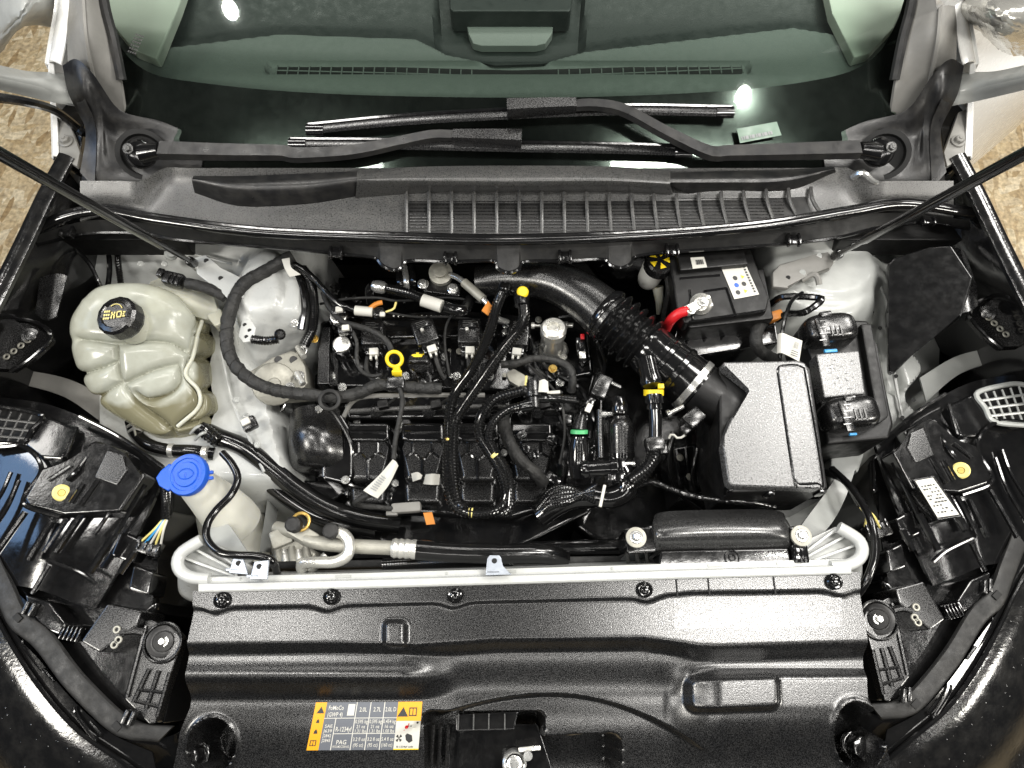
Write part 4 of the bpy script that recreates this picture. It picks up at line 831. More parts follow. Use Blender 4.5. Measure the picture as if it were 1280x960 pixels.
# ================================================================== ignition coils, oil cap, dipstick
def coil(label, cx, cy, rot, z, cable):
    t = T('ignition_coil', label, 'ignition coil', (cx, cy, z - .03), 'ignition coils'); c = W(cx, cy, z); M = Matrix.Rotation(R(rot), 3, 'Z')
    obj('body', MB().box(c, (.042, .048, .03), M, .004, 3), 'satin', t)
    obj('top_frame', MB().box(c + M @ Vector((0, .014, .0155)), (.034, .022, .003), M, .001), 'gloss', t)
    obj('socket', MB().box(c + M @ Vector((0, -.030, -.004)), (.030, .02, .022), M, .003), 'gloss', t)
    obj('plug', MB().box(c + M @ Vector((.002, -.036, .006)), (.017, .014, .012), M, .002).box(c + M @ Vector((-.004, -.046, .004)), (.004, .008, .008), M, .001).box(c + M @ Vector((.006, -.046, .004)), (.004, .008, .008), M, .001), 'paper', t)
    obj('stud', MB().lathe(c + M @ Vector((-.004, .002, .016)), c + M @ Vector((-.004, .002, 1)), [(0, .0035), (.004, .0035)], 8), 'alu', t)
    obj('cable', MB().tube(cable, .0042, 8, wob=.12), 'tape', t)
    tt = MB(); q = [c + M @ Vector(p) for p in ((-.015, .006, .0175), (.015, .006, .0175), (.015, .022, .0175), (-.015, .022, .0175))]; f = quadfn(q, .0003)
    for k in range(4): rect(tt, f, .1, .1 + .22 * k, .9 - .2 * (k % 2), .18 + .22 * k)
    obj('moulded_marks', tt, 'cowl', t)
coil('first ignition coil next to the yellow dipstick ring', 467, 420, 4, .835, [(460, 444, .83), (458, 462, .825), (466, 474, .825), (480, 478, .83)])
coil('tilted ignition coil above the oil filler cap', 532, 418, 20, .84, [(542, 438, .835), (546, 452, .83), (551, 466, .825), (556, 474, .82)])
coil('ignition coil between the oil cap and the black hoses', 587, 418, 0, .835, [(586, 442, .83), (586, 456, .825), (590, 468, .82)])
coil('ignition coil half hidden behind the diagonal corrugated hose', 648, 420, -8, .83, [(652, 440, .825), (660, 448, .83), (668, 446, .84)])
oc = T('oil_filler_cap', 'black oil filler cap with yellow oil can symbol', 'oil cap', (525, 452, .8)); c = W(525, 455, .815)
obj('cap', MB().lathe(c, c + Vector((0, -.1, 1)), [(-.02, .022), (.0, .022), (.016, .021), (.019, .018), (.019, .001)], 30), 'satin', oc)
obj('grip', MB().box(c + Vector((0, -.006, .023)), (.036, .008, .012), (-.1, 0, 0), .003), 'satin', oc)
f = lambda u, v: c + Vector((u * .018, .008 + v * .010, .0205)); t = MB()
t.add([f(-.5, -.3), f(.3, -.3), f(.4, .1), f(.9, .4), f(.7, .5), f(.3, .3), f(-.5, .3), f(-.8, .1)], [tuple(range(8))]); rect(t, f, -.3, .35, .0, .6); obj('oil_can_symbol', t, 'yellow', oc)
dp = T('dipstick', 'yellow ring handled oil dipstick in front of the first coil', 'dipstick', (495, 460, .78)); c = W(493, 449, .87)
obj('ring_handle', MB().ring(c, (0, -.75, 1), .0135, .0034, 28), 'yellow', dp)
obj('neck', MB().tube([c + Vector((.003, -.012, -.004)), c + Vector((.005, -.022, -.015)), c + Vector((.005, -.024, -.05))], .007, 10, raw=True), 'yellow', dp)
obj('pad', MB().box(c + Vector((.005, -.0235, -.006)), (.018, .006, .010), (-.5, 0, 0), .002), 'yellow', dp)
obj('guide_tube', MB().tube([c + Vector((.005, -.024, -.045)), c + Vector((.006, -.03, -.10))], .006, 8, raw=True), 'satin', dp)
# solenoids and their plugs
def solenoid(label, cx, cy, z, px):
    t = T('solenoid', label, 'solenoid valve', (cx, cy, z - .06)); c = W(cx, cy, z)
    obj('can', MB().lathe(c - Vector((0, 0, .06)), c + Vector((0, 0, 1)), [(0, .02), (.03, .02), (.034, .016), (.05, .016), (.054, .0185), (.062, .0185), (.064, .012)], 22), 'gloss', t)
    obj('metal_collar', MB().lathe(c, c + Vector((0, 0, 1)), [(0, .0155), (.008, .0155), (.010, .012)], 20), 'alu', t)
    obj('plug', MB().box(W(px[0], px[1], z + .022), (.026, .018, .016), (0, 0, .15), .003), 'satin', t)
    obj('lock_tab', MB().box(W(px[0], px[1] - 2, z + .032), (.013, .011, .007), (0, 0, .1), .0015), 'paper', t)
solenoid('upper timing solenoid with white plug near the strut tower', 424, 397, .845, (424, 389))
solenoid('lower timing solenoid with white plug left of the first coil', 428, 432, .845, (432, 412))
# aluminium purge valve
av = T('bypass_valve', 'silver aluminium valve canister standing right of the corrugated hoses', 'valve', (690, 415, .78)); c = W(690, 432, .82)
obj('canister', MB().lathe(c, c + Vector((0, .12, 1)), [(-.02, .022), (.012, .022), (.016, .019), (.04, .019), (.042, .0235), (.058, .0235), (.062, .020), (.062, .012), (.056, .010), (.056, .001)], 30), 'alu', av)
obj('base_casting', MB().pp([(672, 428), (686, 424), (708, 426), (712, 438), (700, 450), (686, 448), (674, 440)], .81, .76, .005, 3), 'alu', av)
for k in range(3): obj('web', MB().box(W(680 + 9 * k, 412, .846), (.003, .004, .03), (0, 0, .3 * (k - 1)), .001), 'alu', av)
obj('side_stud', MB().lathe(W(664, 407, .85), W(676, 407, .85), [(0, .006), (.006, .006), (.006, .003), (.018, .003)], 12), 'alu', av)
obj('outlet', MB().lathe(W(704, 406, .85), W(720, 407, .85), [(0, .006), (.008, .0065), (.009, .0045), (.018, .0045)], 12), 'alu', av)
bolt(av, W(682, 427, .822), .0055, 'alu'); bolt(av, W(704, 446, .812), .005, 'alu')

# ================================================================== coolant reservoir
rv = T('coolant_reservoir', 'cream translucent lobed coolant reservoir on the left inner wing', 'coolant reservoir', (185, 460, .74))
def sup(mb, c, s, rot=0, e=.5, n=30):
    m = Matrix.Rotation(R(rot), 3, 'Z'); V = []; F = []
    f = lambda x: math.copysign(abs(x) ** e, x)
    for i in range(n // 2 + 1):
        a = -math.pi / 2 + math.pi * i / (n // 2)
        for j in range(n):
            b = 2 * math.pi * j / n; V.append(Vector(c) + m @ Vector((s[0] * f(math.cos(a)) * f(math.cos(b)), s[1] * f(math.cos(a)) * f(math.sin(b)), s[2] * f(math.sin(a)))))
    for i in range(n // 2):
        for j in range(n): F.append((i * n + j, i * n + (j + 1) % n, (i + 1) * n + (j + 1) % n, (i + 1) * n + j))
    mb.add(V, F)
RO = [(125, 385), (150, 369), (185, 363), (218, 364), (246, 374), (267, 394), (268, 420), (263, 448), (267, 478), (272, 506), (258, 532), (228, 543), (196, 546), (170, 536), (128, 512), (106, 482), (98, 446), (103, 412)]
GRV = [[(94, 425), (120, 427), (147, 430), (188, 427), (215, 430), (236, 438)], [(92, 471), (120, 462), (144, 452)], [(108, 507), (130, 491), (150, 478)], [(144, 431), (145, 455), (150, 477), (169, 504), (200, 526), (216, 542)],
       [(153, 480), (180, 467), (203, 459), (224, 455)], [(224, 455), (225, 476), (211, 492), (184, 500), (168, 492)], [(236, 372), (252, 396), (247, 418), (241, 446), (232, 468), (248, 488), (248, 509), (222, 533)], [(243, 446), (270, 450)], [(248, 488), (276, 484)], [(222, 533), (250, 528), (270, 522)], [(247, 418), (270, 416)]]
SEG = [(np.array(p, float), np.array(q, float)) for g_ in GRV for p, q in zip([tuple(v)[:2] for v in dense([Vector((*p, 0)) for p in g_], 4)], [tuple(v)[:2] for v in dense([Vector((*p, 0)) for p in g_], 4)][1:])]
def tankmesh(k, level=None):
    zc = .825; cc = W(187, 464, zc); O_ = [W(187 + (a_ - 185) * .91, 464 + (b_ - 458) * .905, zc) for a_, b_ in RO]; O_ = dense(O_ + [O_[0]], 15)[:-1]; n = len(O_); V = []; F = []; e = .62
    prof = [(t, (1 - t ** (2 / e)) ** (e / 2)) for t in np.linspace(0, .93, 64)]
    a0 = math.asin(.93 ** (1 / e)); prof += [(math.sin(q_) ** e, math.cos(q_) ** e) for q_ in np.linspace(a0, math.pi / 2, 18)[1:]]
    prof += [(t, -z_) for t, z_ in prof[::-1][1::3]]; m = len(prof) - 1
    for s_, cz in prof:
        for q_ in O_:
            x, y = cc.x + (q_.x - cc.x) * s_ * k, cc.y + (q_.y - cc.y) * s_ * k; z = zc + (.080 if cz > 0 else .10) * cz * k + ((y - cc.y) * .48 - (x - cc.x) * .10) * max(0, cz)
            V.append(Vector((x, y, z if level is None else min(z, level))))
    for i in range(m):
        for j_ in range(n): F.append((i * n + j_, (i + 1) * n + j_, (i + 1) * n + (j_ + 1) % n, i * n + (j_ + 1) % n))
    if level is None:
        b_ = bmesh.new(); bv = [b_.verts.new(v) for v in V]
        for f_ in F: b_.faces.new([bv[x] for x in f_])
        bmesh.ops.recalc_face_normals(b_, faces=b_.faces); b_.normal_update(); Q = np.array([PX(*v.co) for v in bv]); D = np.full(len(Q), 1e9)
        for p0, p1 in SEG:
            t = np.clip(((Q - p0) @ (p1 - p0)) / ((p1 - p0) @ (p1 - p0)), 0, 1)[:, None]; D = np.minimum(D, np.hypot(*(Q - p0 - (p1 - p0) * t).T))
        V = [v.co - v.normal * (.0065 * math.exp(-(d / 2.2) ** 2) + .0075 * math.exp(-(d / 6.5) ** 2)) for v, d in zip(bv, D)]; b_.free()
    mb = MB(); mb.add(V, F); return mb
tk = tankmesh(1.0); obj('tank', tk, 'reservoir', rv, ang=70)
obj('coolant', tankmesh(.955, .80), 'coolant', rv)
TQ = np.array([PX(*v) for v in tk.v]); TZ = np.array([v[2] for v in tk.v])
def on_tank(x, y):
    d = np.hypot(TQ[:, 0] - x, TQ[:, 1] - y); k = np.where(d < 3.0)[0]
    return (x, y, float(TZ[k[np.argmax(TZ[k])]]) + .0015) if len(k) else None
sp_ = [q for q in (on_tank(v.x, v.y) for v in dense([Vector((*p, 0)) for p in GRV[6]], 4)) if q]
obj('seam', MB().tube(sp_, .0036, 8), 'poly', rv)
c = W(158, 402, .936); ax = Vector((-.12, -.08, 1))
obj('neck', MB().lathe(c - ax * .03, c + ax, [(0, .03), (.022, .03), (.026, .033), (.03, .033)], 30), 'poly', rv)
cap = obj('cap', MB().lathe(c, c + ax, [(0, .034), (.006, .036), (.026, .035), (.031, .031), (.033, .024), (.030, .022), (.030, .001)], 14), 'satin', rv, ang=20)
u_ = ax.normalized().cross(Vector((0, 1, 0))).normalized(); v_ = u_.cross(ax.normalized()) * -1; top = c + ax.normalized() * .0318
if v_.y < 0: v_ = -v_
if u_.x < 0: u_ = -u_
f = lambda u, v: top + (u_ * u + v_ * v) * .024; t = MB()
for k in range(3):
    for j in range(3): rect(t, f, -.80 + .16 * k + .16 * j * .0, -.35 + .26 * j, -.68 + .16 * k, -.2 + .26 * j)
for a, b, c2, d in ((.15, -.25, .55, -.15), (.15, .15, .55, .25), (.15, -.25, .23, .25), (.47, -.25, .55, .25), (.62, -.2, .8, -.1), (.62, .1, .8, .2), (.62, -.05, .74, .04), (-.25, -.05, .05, .05), (-.25, -.3, -.15, .2), (-.05, -.3, .05, .2)): rect(t, f, a, b, c2, d)
obj('cap_symbols', t, 'palegold', cap)
t = MB().tube([f(.62 * math.cos(a), .78 * math.sin(a)) for a in np.linspace(.6, 2.2, 10)], .0008, 4, .003, raw=True); obj('cap_arrow', t, 'palegold', cap)
obj('rear_spigot', MB().loft([[(188, 352, .87), (210, 346, .875), (240, 358, .87), (266, 368, .86)], [(180, 372, .875), (206, 366, .89), (240, 376, .88), (272, 388, .86)], [(190, 392, .86), (214, 386, .87), (246, 396, .86), (276, 404, .84)]], 16, 10, .02), 'poly', rv)
obj('mount_foot', MB().pp([(262, 378), (276, 386), (282, 402), (268, 408), (258, 396)], .86, .83, .004), 'poly', rv)
hs = T('level_sensor', 'black sensor plug and taped cable behind the coolant reservoir', 'sensor', (225, 352, .88))
obj('plug', MB().box(W(218, 350, .90), (.036, .024, .02), (0, 0, -.25), .003).box(W(202, 342, .90), (.012, .016, .014), (0, 0, -.25), .002), 'satin', hs)
for k in range(3): obj('plug_rib', MB().box(W(212 + 6 * k, 347 + 2 * k, .911), (.003, .022, .003), (0, 0, -.25), .001), 'gloss', hs)
obj('cable', MB().tube([(234, 354, .90), (252, 358, .90), (268, 364, .895), (282, 372, .89)], .010, 10, wob=.12), 'tape', hs)
rh = T('reservoir_hose', 'black coolant hose clamped to the bottom of the reservoir', 'hose', (220, 560, .75))
obj('hose', MB().tube([(163, 528, .79), (172, 545, .80), (188, 557, .81), (212, 563, .81), (240, 564, .81), (268, 568, .80)], .0115, 12), 'hose', rh)
obj('spring_clamp', MB().tube([(159, 534, .803), (166, 530, .812), (174, 533, .803)], .003, 6).tube([(161, 540, .803), (169, 535, .814), (178, 538, .803)], .003, 6).tube([(165, 526, .81), (170, 545, .812)], .002, 6), 'alu', rh)
for a, b, d in ((216, 563, 0), (258, 566, .1)): obj('crimp_ring', MB().lathe(W(a - 4, b, .81), W(a + 4, b + d, .81), [(0, .0125), (.009, .0125)], 18), 'alu', rh)

# ================================================================== washer bottle
wb = T('washer_bottle', 'white washer filler neck with round blue cap in front of the reservoir', 'washer bottle', (270, 640, .6))
A_, B_ = W(236, 596, .885), W(296, 652, .78)
L_ = (B_ - A_).length
obj('neck', MB().lathe(A_, B_, [(0, .026), (L_ * .15, .030), (L_ * .35, .034), (L_ * .6, .040), (L_ * .9, .043), (L_ + .01, .041), (L_ + .014, .034), (L_ + .014, .016), (L_ + .004, .013)], 34), 'neck', wb)
obj('drain_hole', MB().lathe(B_ + (B_ - A_).normalized() * .0145 + Vector((-.012, .0, .012)), B_ + (B_ - A_) * 3, [(0, .010), (.001, .010)], 16), 'void', wb)
obj('tank', MB().pp([(240, 640), (330, 640), (340, 700), (300, 720), (250, 690)], .70, .5, .01), 'neck', wb)
c = W(236, 594, .893); ax = Vector((-.14, -.06, 1)).normalized()
bc = obj('cap', MB().lathe(c, c + ax, [(-.004, .034), (.004, .035), (.008, .033), (.0085, .027), (.0065, .026), (.0065, .021), (.009, .0195), (.009, .001)], 40), 'blue', wb)
obj('cap_tongue', MB().pp([(212, 578), (200, 588), (194, 597), (198, 607), (210, 614), (220, 600)], .897, .889, .003, 3), 'blue', bc)
obj('cap_hinge', MB().box(W(260, 591, .893), (.018, .006, .006), (0, 0, .12), .002).box(W(260, 598, .893), (.018, .006, .006), (0, 0, .12), .002).box(W(253, 595, .893), (.006, .016, .006), (0, 0, .12), .001), 'blue', bc)
t = MB(); f = lambda u, v: c + ax * .0095 + Vector((u * .02, v * .02, u * .0028 + v * .0012))
for a0, a1 in ((.5, 2.64),): t.tube([f(.8 * math.cos(a), -.35 + .8 * math.sin(a)) for a in np.linspace(a0, a1, 12)] + [f(-.35, -.35), f(.35, -.35), f(.7, .03)], .0009, 5, .003, raw=True)
t.tube([f(0, -.3), f(0, .1)], .0009, 5, raw=True); obj('wiper_symbol', t, 'blue', bc)
obj('breather_hose', MB().tube([(278, 566, .88), (290, 580, .885), (297, 598, .888), (289, 618, .892), (270, 638, .895), (259, 656, .90), (259, 674, .905), (274, 690, .912), (296, 694, .915), (320, 695, .915), (340, 701, .91), (347, 718, .88)], .0062, 10), 'hose', label='thin black hose looping over the washer neck to the radiator support', cat='hose')
obj('harness_stub', MB().tube([(205, 606, .86), (207, 630, .865), (206, 650, .865)], .0075, 10, corr=.2), 'hose', label='short corrugated sleeve hanging below the blue washer cap', cat='cable sleeve')
for side, p0, p1, labs in (('l', (206, 650, .865), (186, 676, .845), 'left headlight plug with yellow white and blue wires'), ('r', (1078, 634, .865), (1096, 656, .845), 'right headlight plug with pale yellow wires')):
    pw = T('headlight_plug', labs, 'connector', (p1[0], p1[1], .83)); d = -1 if side == 'l' else 1
    for k, m in enumerate(('palegold', 'skyblue', 'paper', 'palegold', 'paper') if side == 'l' else ('palegold', 'palegold', 'paper', 'palegold')):
        sx = (k - 2) * 4; obj('wire', MB().tube([(p0[0] + (k - 2) * 1.4, p0[1], .865), (p0[0] * .5 + p1[0] * .5 + sx * .8 + 2, (p0[1] + p1[1]) / 2, .866), (p1[0] + sx * 1.6 - d * 2, p1[1] + 2 + k, .85)], .0019, 6), m, pw)
    obj('shell', MB().box(W(p1[0], p1[1] + 8, .842), (.042, .024, .02), (0, 0, .3 * d), .003), 'satin', pw)
    for k in range(4): obj('shell_rib', MB().box(W(p1[0] - 12 + 8 * k, p1[1] + 4 + 2 * k * -d, .853), (.004, .016, .004), (0, 0, .3 * d), .001), 'gloss', pw)

# ================================================================== battery
bt = T('battery', 'black car battery with white warning label under the cowl', 'battery', (895, 380, .72))
zb = .925
obj('case', MB().pp([(848, 345), (956, 335), (962, 376), (968, 398), (862, 410), (846, 380)], zb - .012, .72, .004), 'matteblack', bt)
obj('lid', MB().pp([(836, 322), (852, 314), (938, 310), (962, 372), (958, 390), (856, 404), (846, 386)], zb, zb - .03, .004, 3), 'matteblack', bt)
obj('lid_step', MB().pp([(846, 318), (930, 312), (936, 330), (850, 338)], zb + .012, zb, .003), 'matteblack', bt)
for a, b in (((850, 348), (900, 344)), ((862, 402), (956, 388)), ((862, 362), (866, 400)), ((880, 364), (908, 360)), ((908, 360), (920, 396))): obj('ridge', MB().tube([(*a, zb + .001), (*b, zb + .001)], .002, 6), 'gloss', bt)
cr_ = obj('cradle', MB().pp([(846, 406), (968, 392), (974, 428), (860, 446), (842, 430)], .86, .72, .004), 'wet', bt)
for k in range(5): obj('cradle_rib', MB().tube([(858 + 22 * k, 428 - 2.6 * k, .862), (866 + 22 * k, 414 - 2.6 * k, .862)], .0025, 6), 'gloss', bt)
obj('cradle_bar', MB().tube([(850, 422, .862), (968, 406, .862)], .003, 6), 'gloss', bt)
q = [W(917, 374, zb + .001), W(948, 369, zb + .001), W(929, 322, zb + .014), W(898, 328, zb + .014)]
q = [W(918, 374, zb + .0012), W(949, 368, zb + .0012), W(930, 326, zb + .0012), W(900, 331, zb + .0012)]
fl = quadfn(q, 0); lb2 = obj('warning_label', rect(MB(), fl, 0, 0, 1, 1), 'paper', bt); fl = quadfn(q, .0006)
t = MB(); tb = MB(); ty = MB()
for k in range(11): rect(t, fl, .84, .08 + .08 * k, .92, .13 + .08 * k)
for i in range(2):
    for j in range(3):
        u, v = .24 + .3 * i + .06 * j, .16 + .2 * j
        m2 = ty if (i, j) in ((1, 0), (1, 2)) else (tb if (i, j) == (0, 1) else t)
        m2.add([fl(u + .09 * math.cos(a), v + .065 * math.sin(a)) for a in np.linspace(0, 6.283, 4 if m2 is ty else 11)[:-1]], [tuple(range(3 if m2 is ty else 10))])
put_text(t, 'H6', fl, .6, .9, .10, .3)
obj('print', t, 'ink', lb2); obj('print_blue', tb, 'blue', lb2); obj('print_yellow', ty, 'yellow', lb2)
q = [W(866, 336, zb + .013), W(884, 334, zb + .013), W(880, 321, zb + .013), W(863, 322, zb + .013)]; fl = quadfn(q, 0)
bl_ = obj('barcode_label', rect(MB(), fl, 0, 0, 1, 1), 'paper', bt); fl = quadfn(q, .0006); t = MB()
for k in range(12): rect(t, fl, .3 + .045 * k, .3, .32 + .045 * k + .01 * (k % 3), .75)
obj('bars', t, 'ink', bl_)
tm = T('battery_terminal', 'silver battery clamp with red cable on the battery', 'battery terminal', (874, 380, .92))
obj('clamp', MB().lathe(W(876, 380, zb), W(876, 380, 2), [(0, .019), (.012, .019), (.016, .015), (.020, .012), (.020, .001)], 20).box(W(866, 385, zb + .012), (.032, .018, .012), (0, 0, .5), .003).box(W(884, 378, zb + .008), (.014, .024, .014), (0, 0, .2), .003), 'alu', tm)
bolt(tm, W(879, 377, zb + .019), .0065, 'steel'); bolt(tm, W(864, 388, zb + .018), .005, 'alu')
obj('red_cable', MB().tube([(860, 388, zb + .012), (848, 392, zb + .008), (838, 401, zb - .01), (831, 414, zb - .06)], .0088, 12), 'red', tm)
obj('red_strap', MB().tube([(825, 410, zb - .05), (836, 414, zb - .045)], .003, 6), 'red', tm)
# brake reservoir
bf = T('brake_reservoir', 'white brake fluid reservoir with yellow marked black cap', 'brake reservoir', (812, 345, .85))
c = W(811, 348, .86); obj('pot', MB().lathe(c, c + Vector((.1, 0, 1)), [(-.02, .008), (-.012, .018), (.0, .021), (.02, .022), (.04, .023)], 24), 'capwhite', bf)
c2 = c + Vector((.008, .0, .04)); obj('cap', MB().lathe(c2, c2 + Vector((.1, 0, 1)), [(0, .026), (.02, .026), (.024, .023), (.024, .001)], 18), 'satin', bf, ang=15)
t = MB(); f = lambda u, v: c2 + Vector((u * .02, v * .02, .0255 - u * .002))
for k in range(5): a = k * 1.25; t.add([f(.3 * math.cos(a), .3 * math.sin(a)), f(.95 * math.cos(a - .3), .95 * math.sin(a - .3)), f(.95 * math.cos(a + .35), .95 * math.sin(a + .35))], [(0, 1, 2)])
obj('cap_print', t, 'yellow', bf)
obj('level_tube', MB().tube([(822, 358, .85), (824, 376, .83), (823, 392, .80)], lambda t: .011 - .007 * t, 10), 'poly', bf)
obj('brake_booster', MB().lathe(W(800, 330, .78), W(800, 300, .78), [(-.02, .05), (0, .10), (.03, .12), (.08, .12)], 30), 'gloss', label='round black brake booster in shadow behind the white reservoir', cat='brake booster')
obj('brake_line', MB().tube([(833, 340, .90), (836, 362, .88), (832, 384, .85), (826, 420, .80)], .006, 8, wob=.1), 'tape', label='taped brake line dropping beside the battery', cat='cable')

# ================================================================== air filter box
ab = T('air_filter_box', 'large air filter box with speckled grey lit lid at right', 'air filter box', (965, 530, .7))
za = .955
lid = [(904, 452), (996, 450), (1007, 453), (1012, 466), (1031, 600), (1030, 608), (1024, 611), (914, 607), (910, 602), (903, 556), (906, 545), (914, 522), (940, 490), (938, 484), (904, 458)]
obj('lid', MB().pp(lid, za, za - .022, .004, 3), 'aircover', ab, ang=60)
obj('lid_skirt', MB().pp([(898, 456), (1000, 448), (1014, 460), (1036, 612), (914, 616), (899, 560)], za - .024, .78, .006), 'matteblack', ab)
obj('body', MB().pp([(890, 470), (1010, 456), (1040, 620), (905, 636)], .80, .62, .01), 'wet', ab)
obj('lid_panel', MB().pp([(974, 458), (994, 457), (1002, 461), (1006, 470), (1027, 598), (1022, 603), (998, 604), (993, 598), (973, 466)], za + .0035, za - .002, .002), 'aircover', ab)
gp = [(972, 466), (974, 458), (994, 456), (1003, 460), (1007, 470), (1028, 598), (1022, 604), (998, 605), (992, 598), (972, 466)]
obj('groove', MB().tube([(a, b, za + .0002) for a, b in gp], .0016, 6), 'gloss', ab)
for q in ((903, 500), (912, 612), (1024, 614), (960, 616)): obj('latch', MB().box(W(*q, za - .04), (.012, .012, .03), bev=.002), 'gloss', ab)
# intake tube
it = T('intake_duct', 'wide glossy black intake duct with bellows running to the air box', 'air intake hose', (760, 430, .8))
obj('smooth_pipe', MB().tube([(598, 352, .87), (640, 348, .885), (690, 352, .90), (730, 372, .905), (764, 400, .905)], lambda t: .028 + .017 * t, 28, .008), 'satin', it)
bp = [W(752, 388, .905), W(785, 415, .905), W(815, 440, .902)]
D = curve(bp, .002); Tt = (D[-1] - D[0]).normalized(); Ln = (D[-1] - D[0]).length
prof = [(0, .044), (.008, .049), (.014, .049), (.016, .045)]
for k in range(5): t0 = .018 + k * .0172; prof += [(t0, .0405), (t0 + .003, .042), (t0 + .006, .050), (t0 + .009, .0525), (t0 + .012, .050), (t0 + .0145, .042)]
prof += [(Ln + .004, .041), (Ln + .006, .045), (Ln + .016, .045)]
obj('bellows', MB().lathe(D[0], D[-1], prof, 40), 'gloss', it, ang=50)
e0, e1 = W(808, 434, .903), W(872, 486, .893); dl = (e1 - e0).length
obj('coupler', MB().lathe(e0, e1, [(0, .043), (.01, .045), (dl * .3, .045), (dl * .32, .048), (dl * .38, .048), (dl * .40, .045), (dl * .55, .046), (dl * .57, .049), (dl * .64, .049), (dl * .66, .046), (dl * .85, .047), (dl, .047)], 40), 'gloss', it)
obj('hose_clamp', MB().lathe(e0 + (e1 - e0) * .86, e1, [(0, .0475), (.0, .0495), (.011, .0495), (.011, .0475)], 40, cap=False), 'steel', it)
obj('clamp_screw', MB().lathe(W(834, 518, .90), W(850, 510, .905), [(0, .007), (.006, .007), (.006, .004), (.03, .004)], 10), 'steel', it)
f0_ = W(868, 482, .893); f1_ = W(940, 526, .873); obj('sensor_tube', MB().tube([f0_, f0_.lerp(f1_, .5), f1_], .046, 32, .008, raw=True), 'matteblack', it)
obj('sensor_plug', MB().box(W(866, 524, .915), (.034, .026, .026), (0, 0, .7), .004).box(W(858, 536, .91), (.02, .016, .016), (0, 0, .7), .003), 'satin', it)
obj('side_port', MB().lathe(W(812, 470, .93), W(817, 492, .93), [(-.03, .016), (0, .0165), (.01, .018), (.018, .0165)], 22), 'gloss', it)
# vertical breather hose with yellow collar
bh = T('breather_pipe', 'black breather hose with yellow collar dropping from the intake duct', 'hose', (818, 520, .85))
obj('collar', MB().lathe(W(817, 487, .93), W(817, 497, .925), [(0, .0165), (.01, .0165), (.01, .014)], 24), 'yellow', bh)
obj('yellow_tab', MB().box(W(826, 483, .942), (.010, .008, .006), bev=.001), 'yellow', bh)
obj('elbow_head', MB().lathe(W(817, 490, .93), W(818, 512, .92), [(0, .014), (.004, .0155), (.018, .0155), (.02, .012), (.028, .0135)], 22), 'gloss', bh)
obj('smooth_hose', MB().tube([(818, 506, .922), (819, 530, .915), (819, 552, .91)], .0105, 14), 'hose', bh)
obj('junction', MB().box(W(818, 556, .91), (.03, .024, .024), (0, 0, .15), .004).box(W(829, 562, .912), (.012, .016, .012), (0, 0, .15), .002), 'satin', bh)
obj('ribbed_hose', MB().tube([(819, 556, .908), (816, 572, .903), (806, 588, .895), (790, 600, .885)], .0125, 14, corr=.14, pitch=.005), 'hose', bh)
obj('sensor_wire', MB().tube([(836, 548, .90), (840, 542, .905), (848, 548, .905), (856, 544, .91)], .002, 6), 'paper', label='short pale wire between breather junction and intake sensor plug', cat='wire')

# ================================================================== fuse box
fb = T('fuse_box', 'black fuse and control box with two strapped connectors beside the air box', 'fuse box', (1060, 470, .7))
zf_ = .90
obj('base', MB().pp([(1000, 408), (1018, 396), (1086, 400), (1096, 432), (1118, 530), (1112, 548), (1034, 556), (1016, 452)], zf_, .74, .006, 3), 'matteblack', fb)
obj('flat_lid', MB().pp([(1020, 442), (1074, 438), (1082, 492), (1030, 497)], zf_ + .022, zf_ - .01, .003), 'aircover', fb)
obj('side_lid', MB().pp([(1076, 404), (1090, 404), (1112, 520), (1098, 530)], zf_ + .016, zf_, .004), 'matteblack', fb)
for nm, pts, st_ in (('upper_connector', [(1000, 404), (1010, 396), (1052, 394), (1066, 402), (1070, 424), (1060, 434), (1012, 437), (1003, 430)], (1028, 415)), ('lower_connector', [(1022, 510), (1032, 502), (1080, 498), (1094, 506), (1097, 526), (1086, 536), (1040, 541), (1027, 534)], (1058, 520))):
    cxy = [W(sum(p_[0] for p_ in pts) / 8, sum(p_[1] for p_ in pts) / 8, zf_ + .01)]; dm = MB(); sup(dm, cxy[0], (.045, .027, .033), 6, .55, 40); k = obj(nm, dm, 'satin', fb)
    zt = zf_ + .0435
    obj('lever_strap', MB().box(W(st_[0], st_[1], zt), (.013, .052, .004), (0, 0, .12), .001).box(W(st_[0] + 2, st_[1] - 20, zt - .008), (.02, .010, .02), (0, 0, .12), .002), 'satin', k)
    t = MB(); p = W(st_[0] + 18, st_[1] - 2, zt + .0006)
    for i in range(3): t.box(p + Vector((i * .008 - .008, 0, 0)), (.0022, .02, .001), (0, 0, .1), 0)
    t.box(p + Vector((0, -.008, 0)), (.02, .0022, .001), (0, 0, .1), 0); obj('moulded_mark', t, 'cowl', k)
    for i in range(4): obj('strap_rib', MB().box(W(st_[0] + 1, st_[1] - 14 + 8 * i, zt + .0025), (.012, .0016, .0016), (0, 0, .12), 0), 'gloss', k)
obj('blue_lock', MB().box(W(1038, 439, zf_ + .014), (.022, .006, .006), (0, 0, .05), .001), 'skyblue', fb)
obj('blue_lock', MB().box(W(1066, 543, zf_ + .014), (.012, .004, .006), (0, 0, .05), .001), 'skyblue', fb)
t = MB(); q = quadfn([W(1032, 494, .9225), W(1079, 490, .9225), W(1073, 441, .9225), W(1023, 444, .9225)], .0005)
for k in range(26): u, v = random.uniform(.12, .8), random.uniform(.08, .9); rect(t, q, u, v, u + random.uniform(.03, .10), v + .018)
obj('lid_marks', t, 'satin', fb)
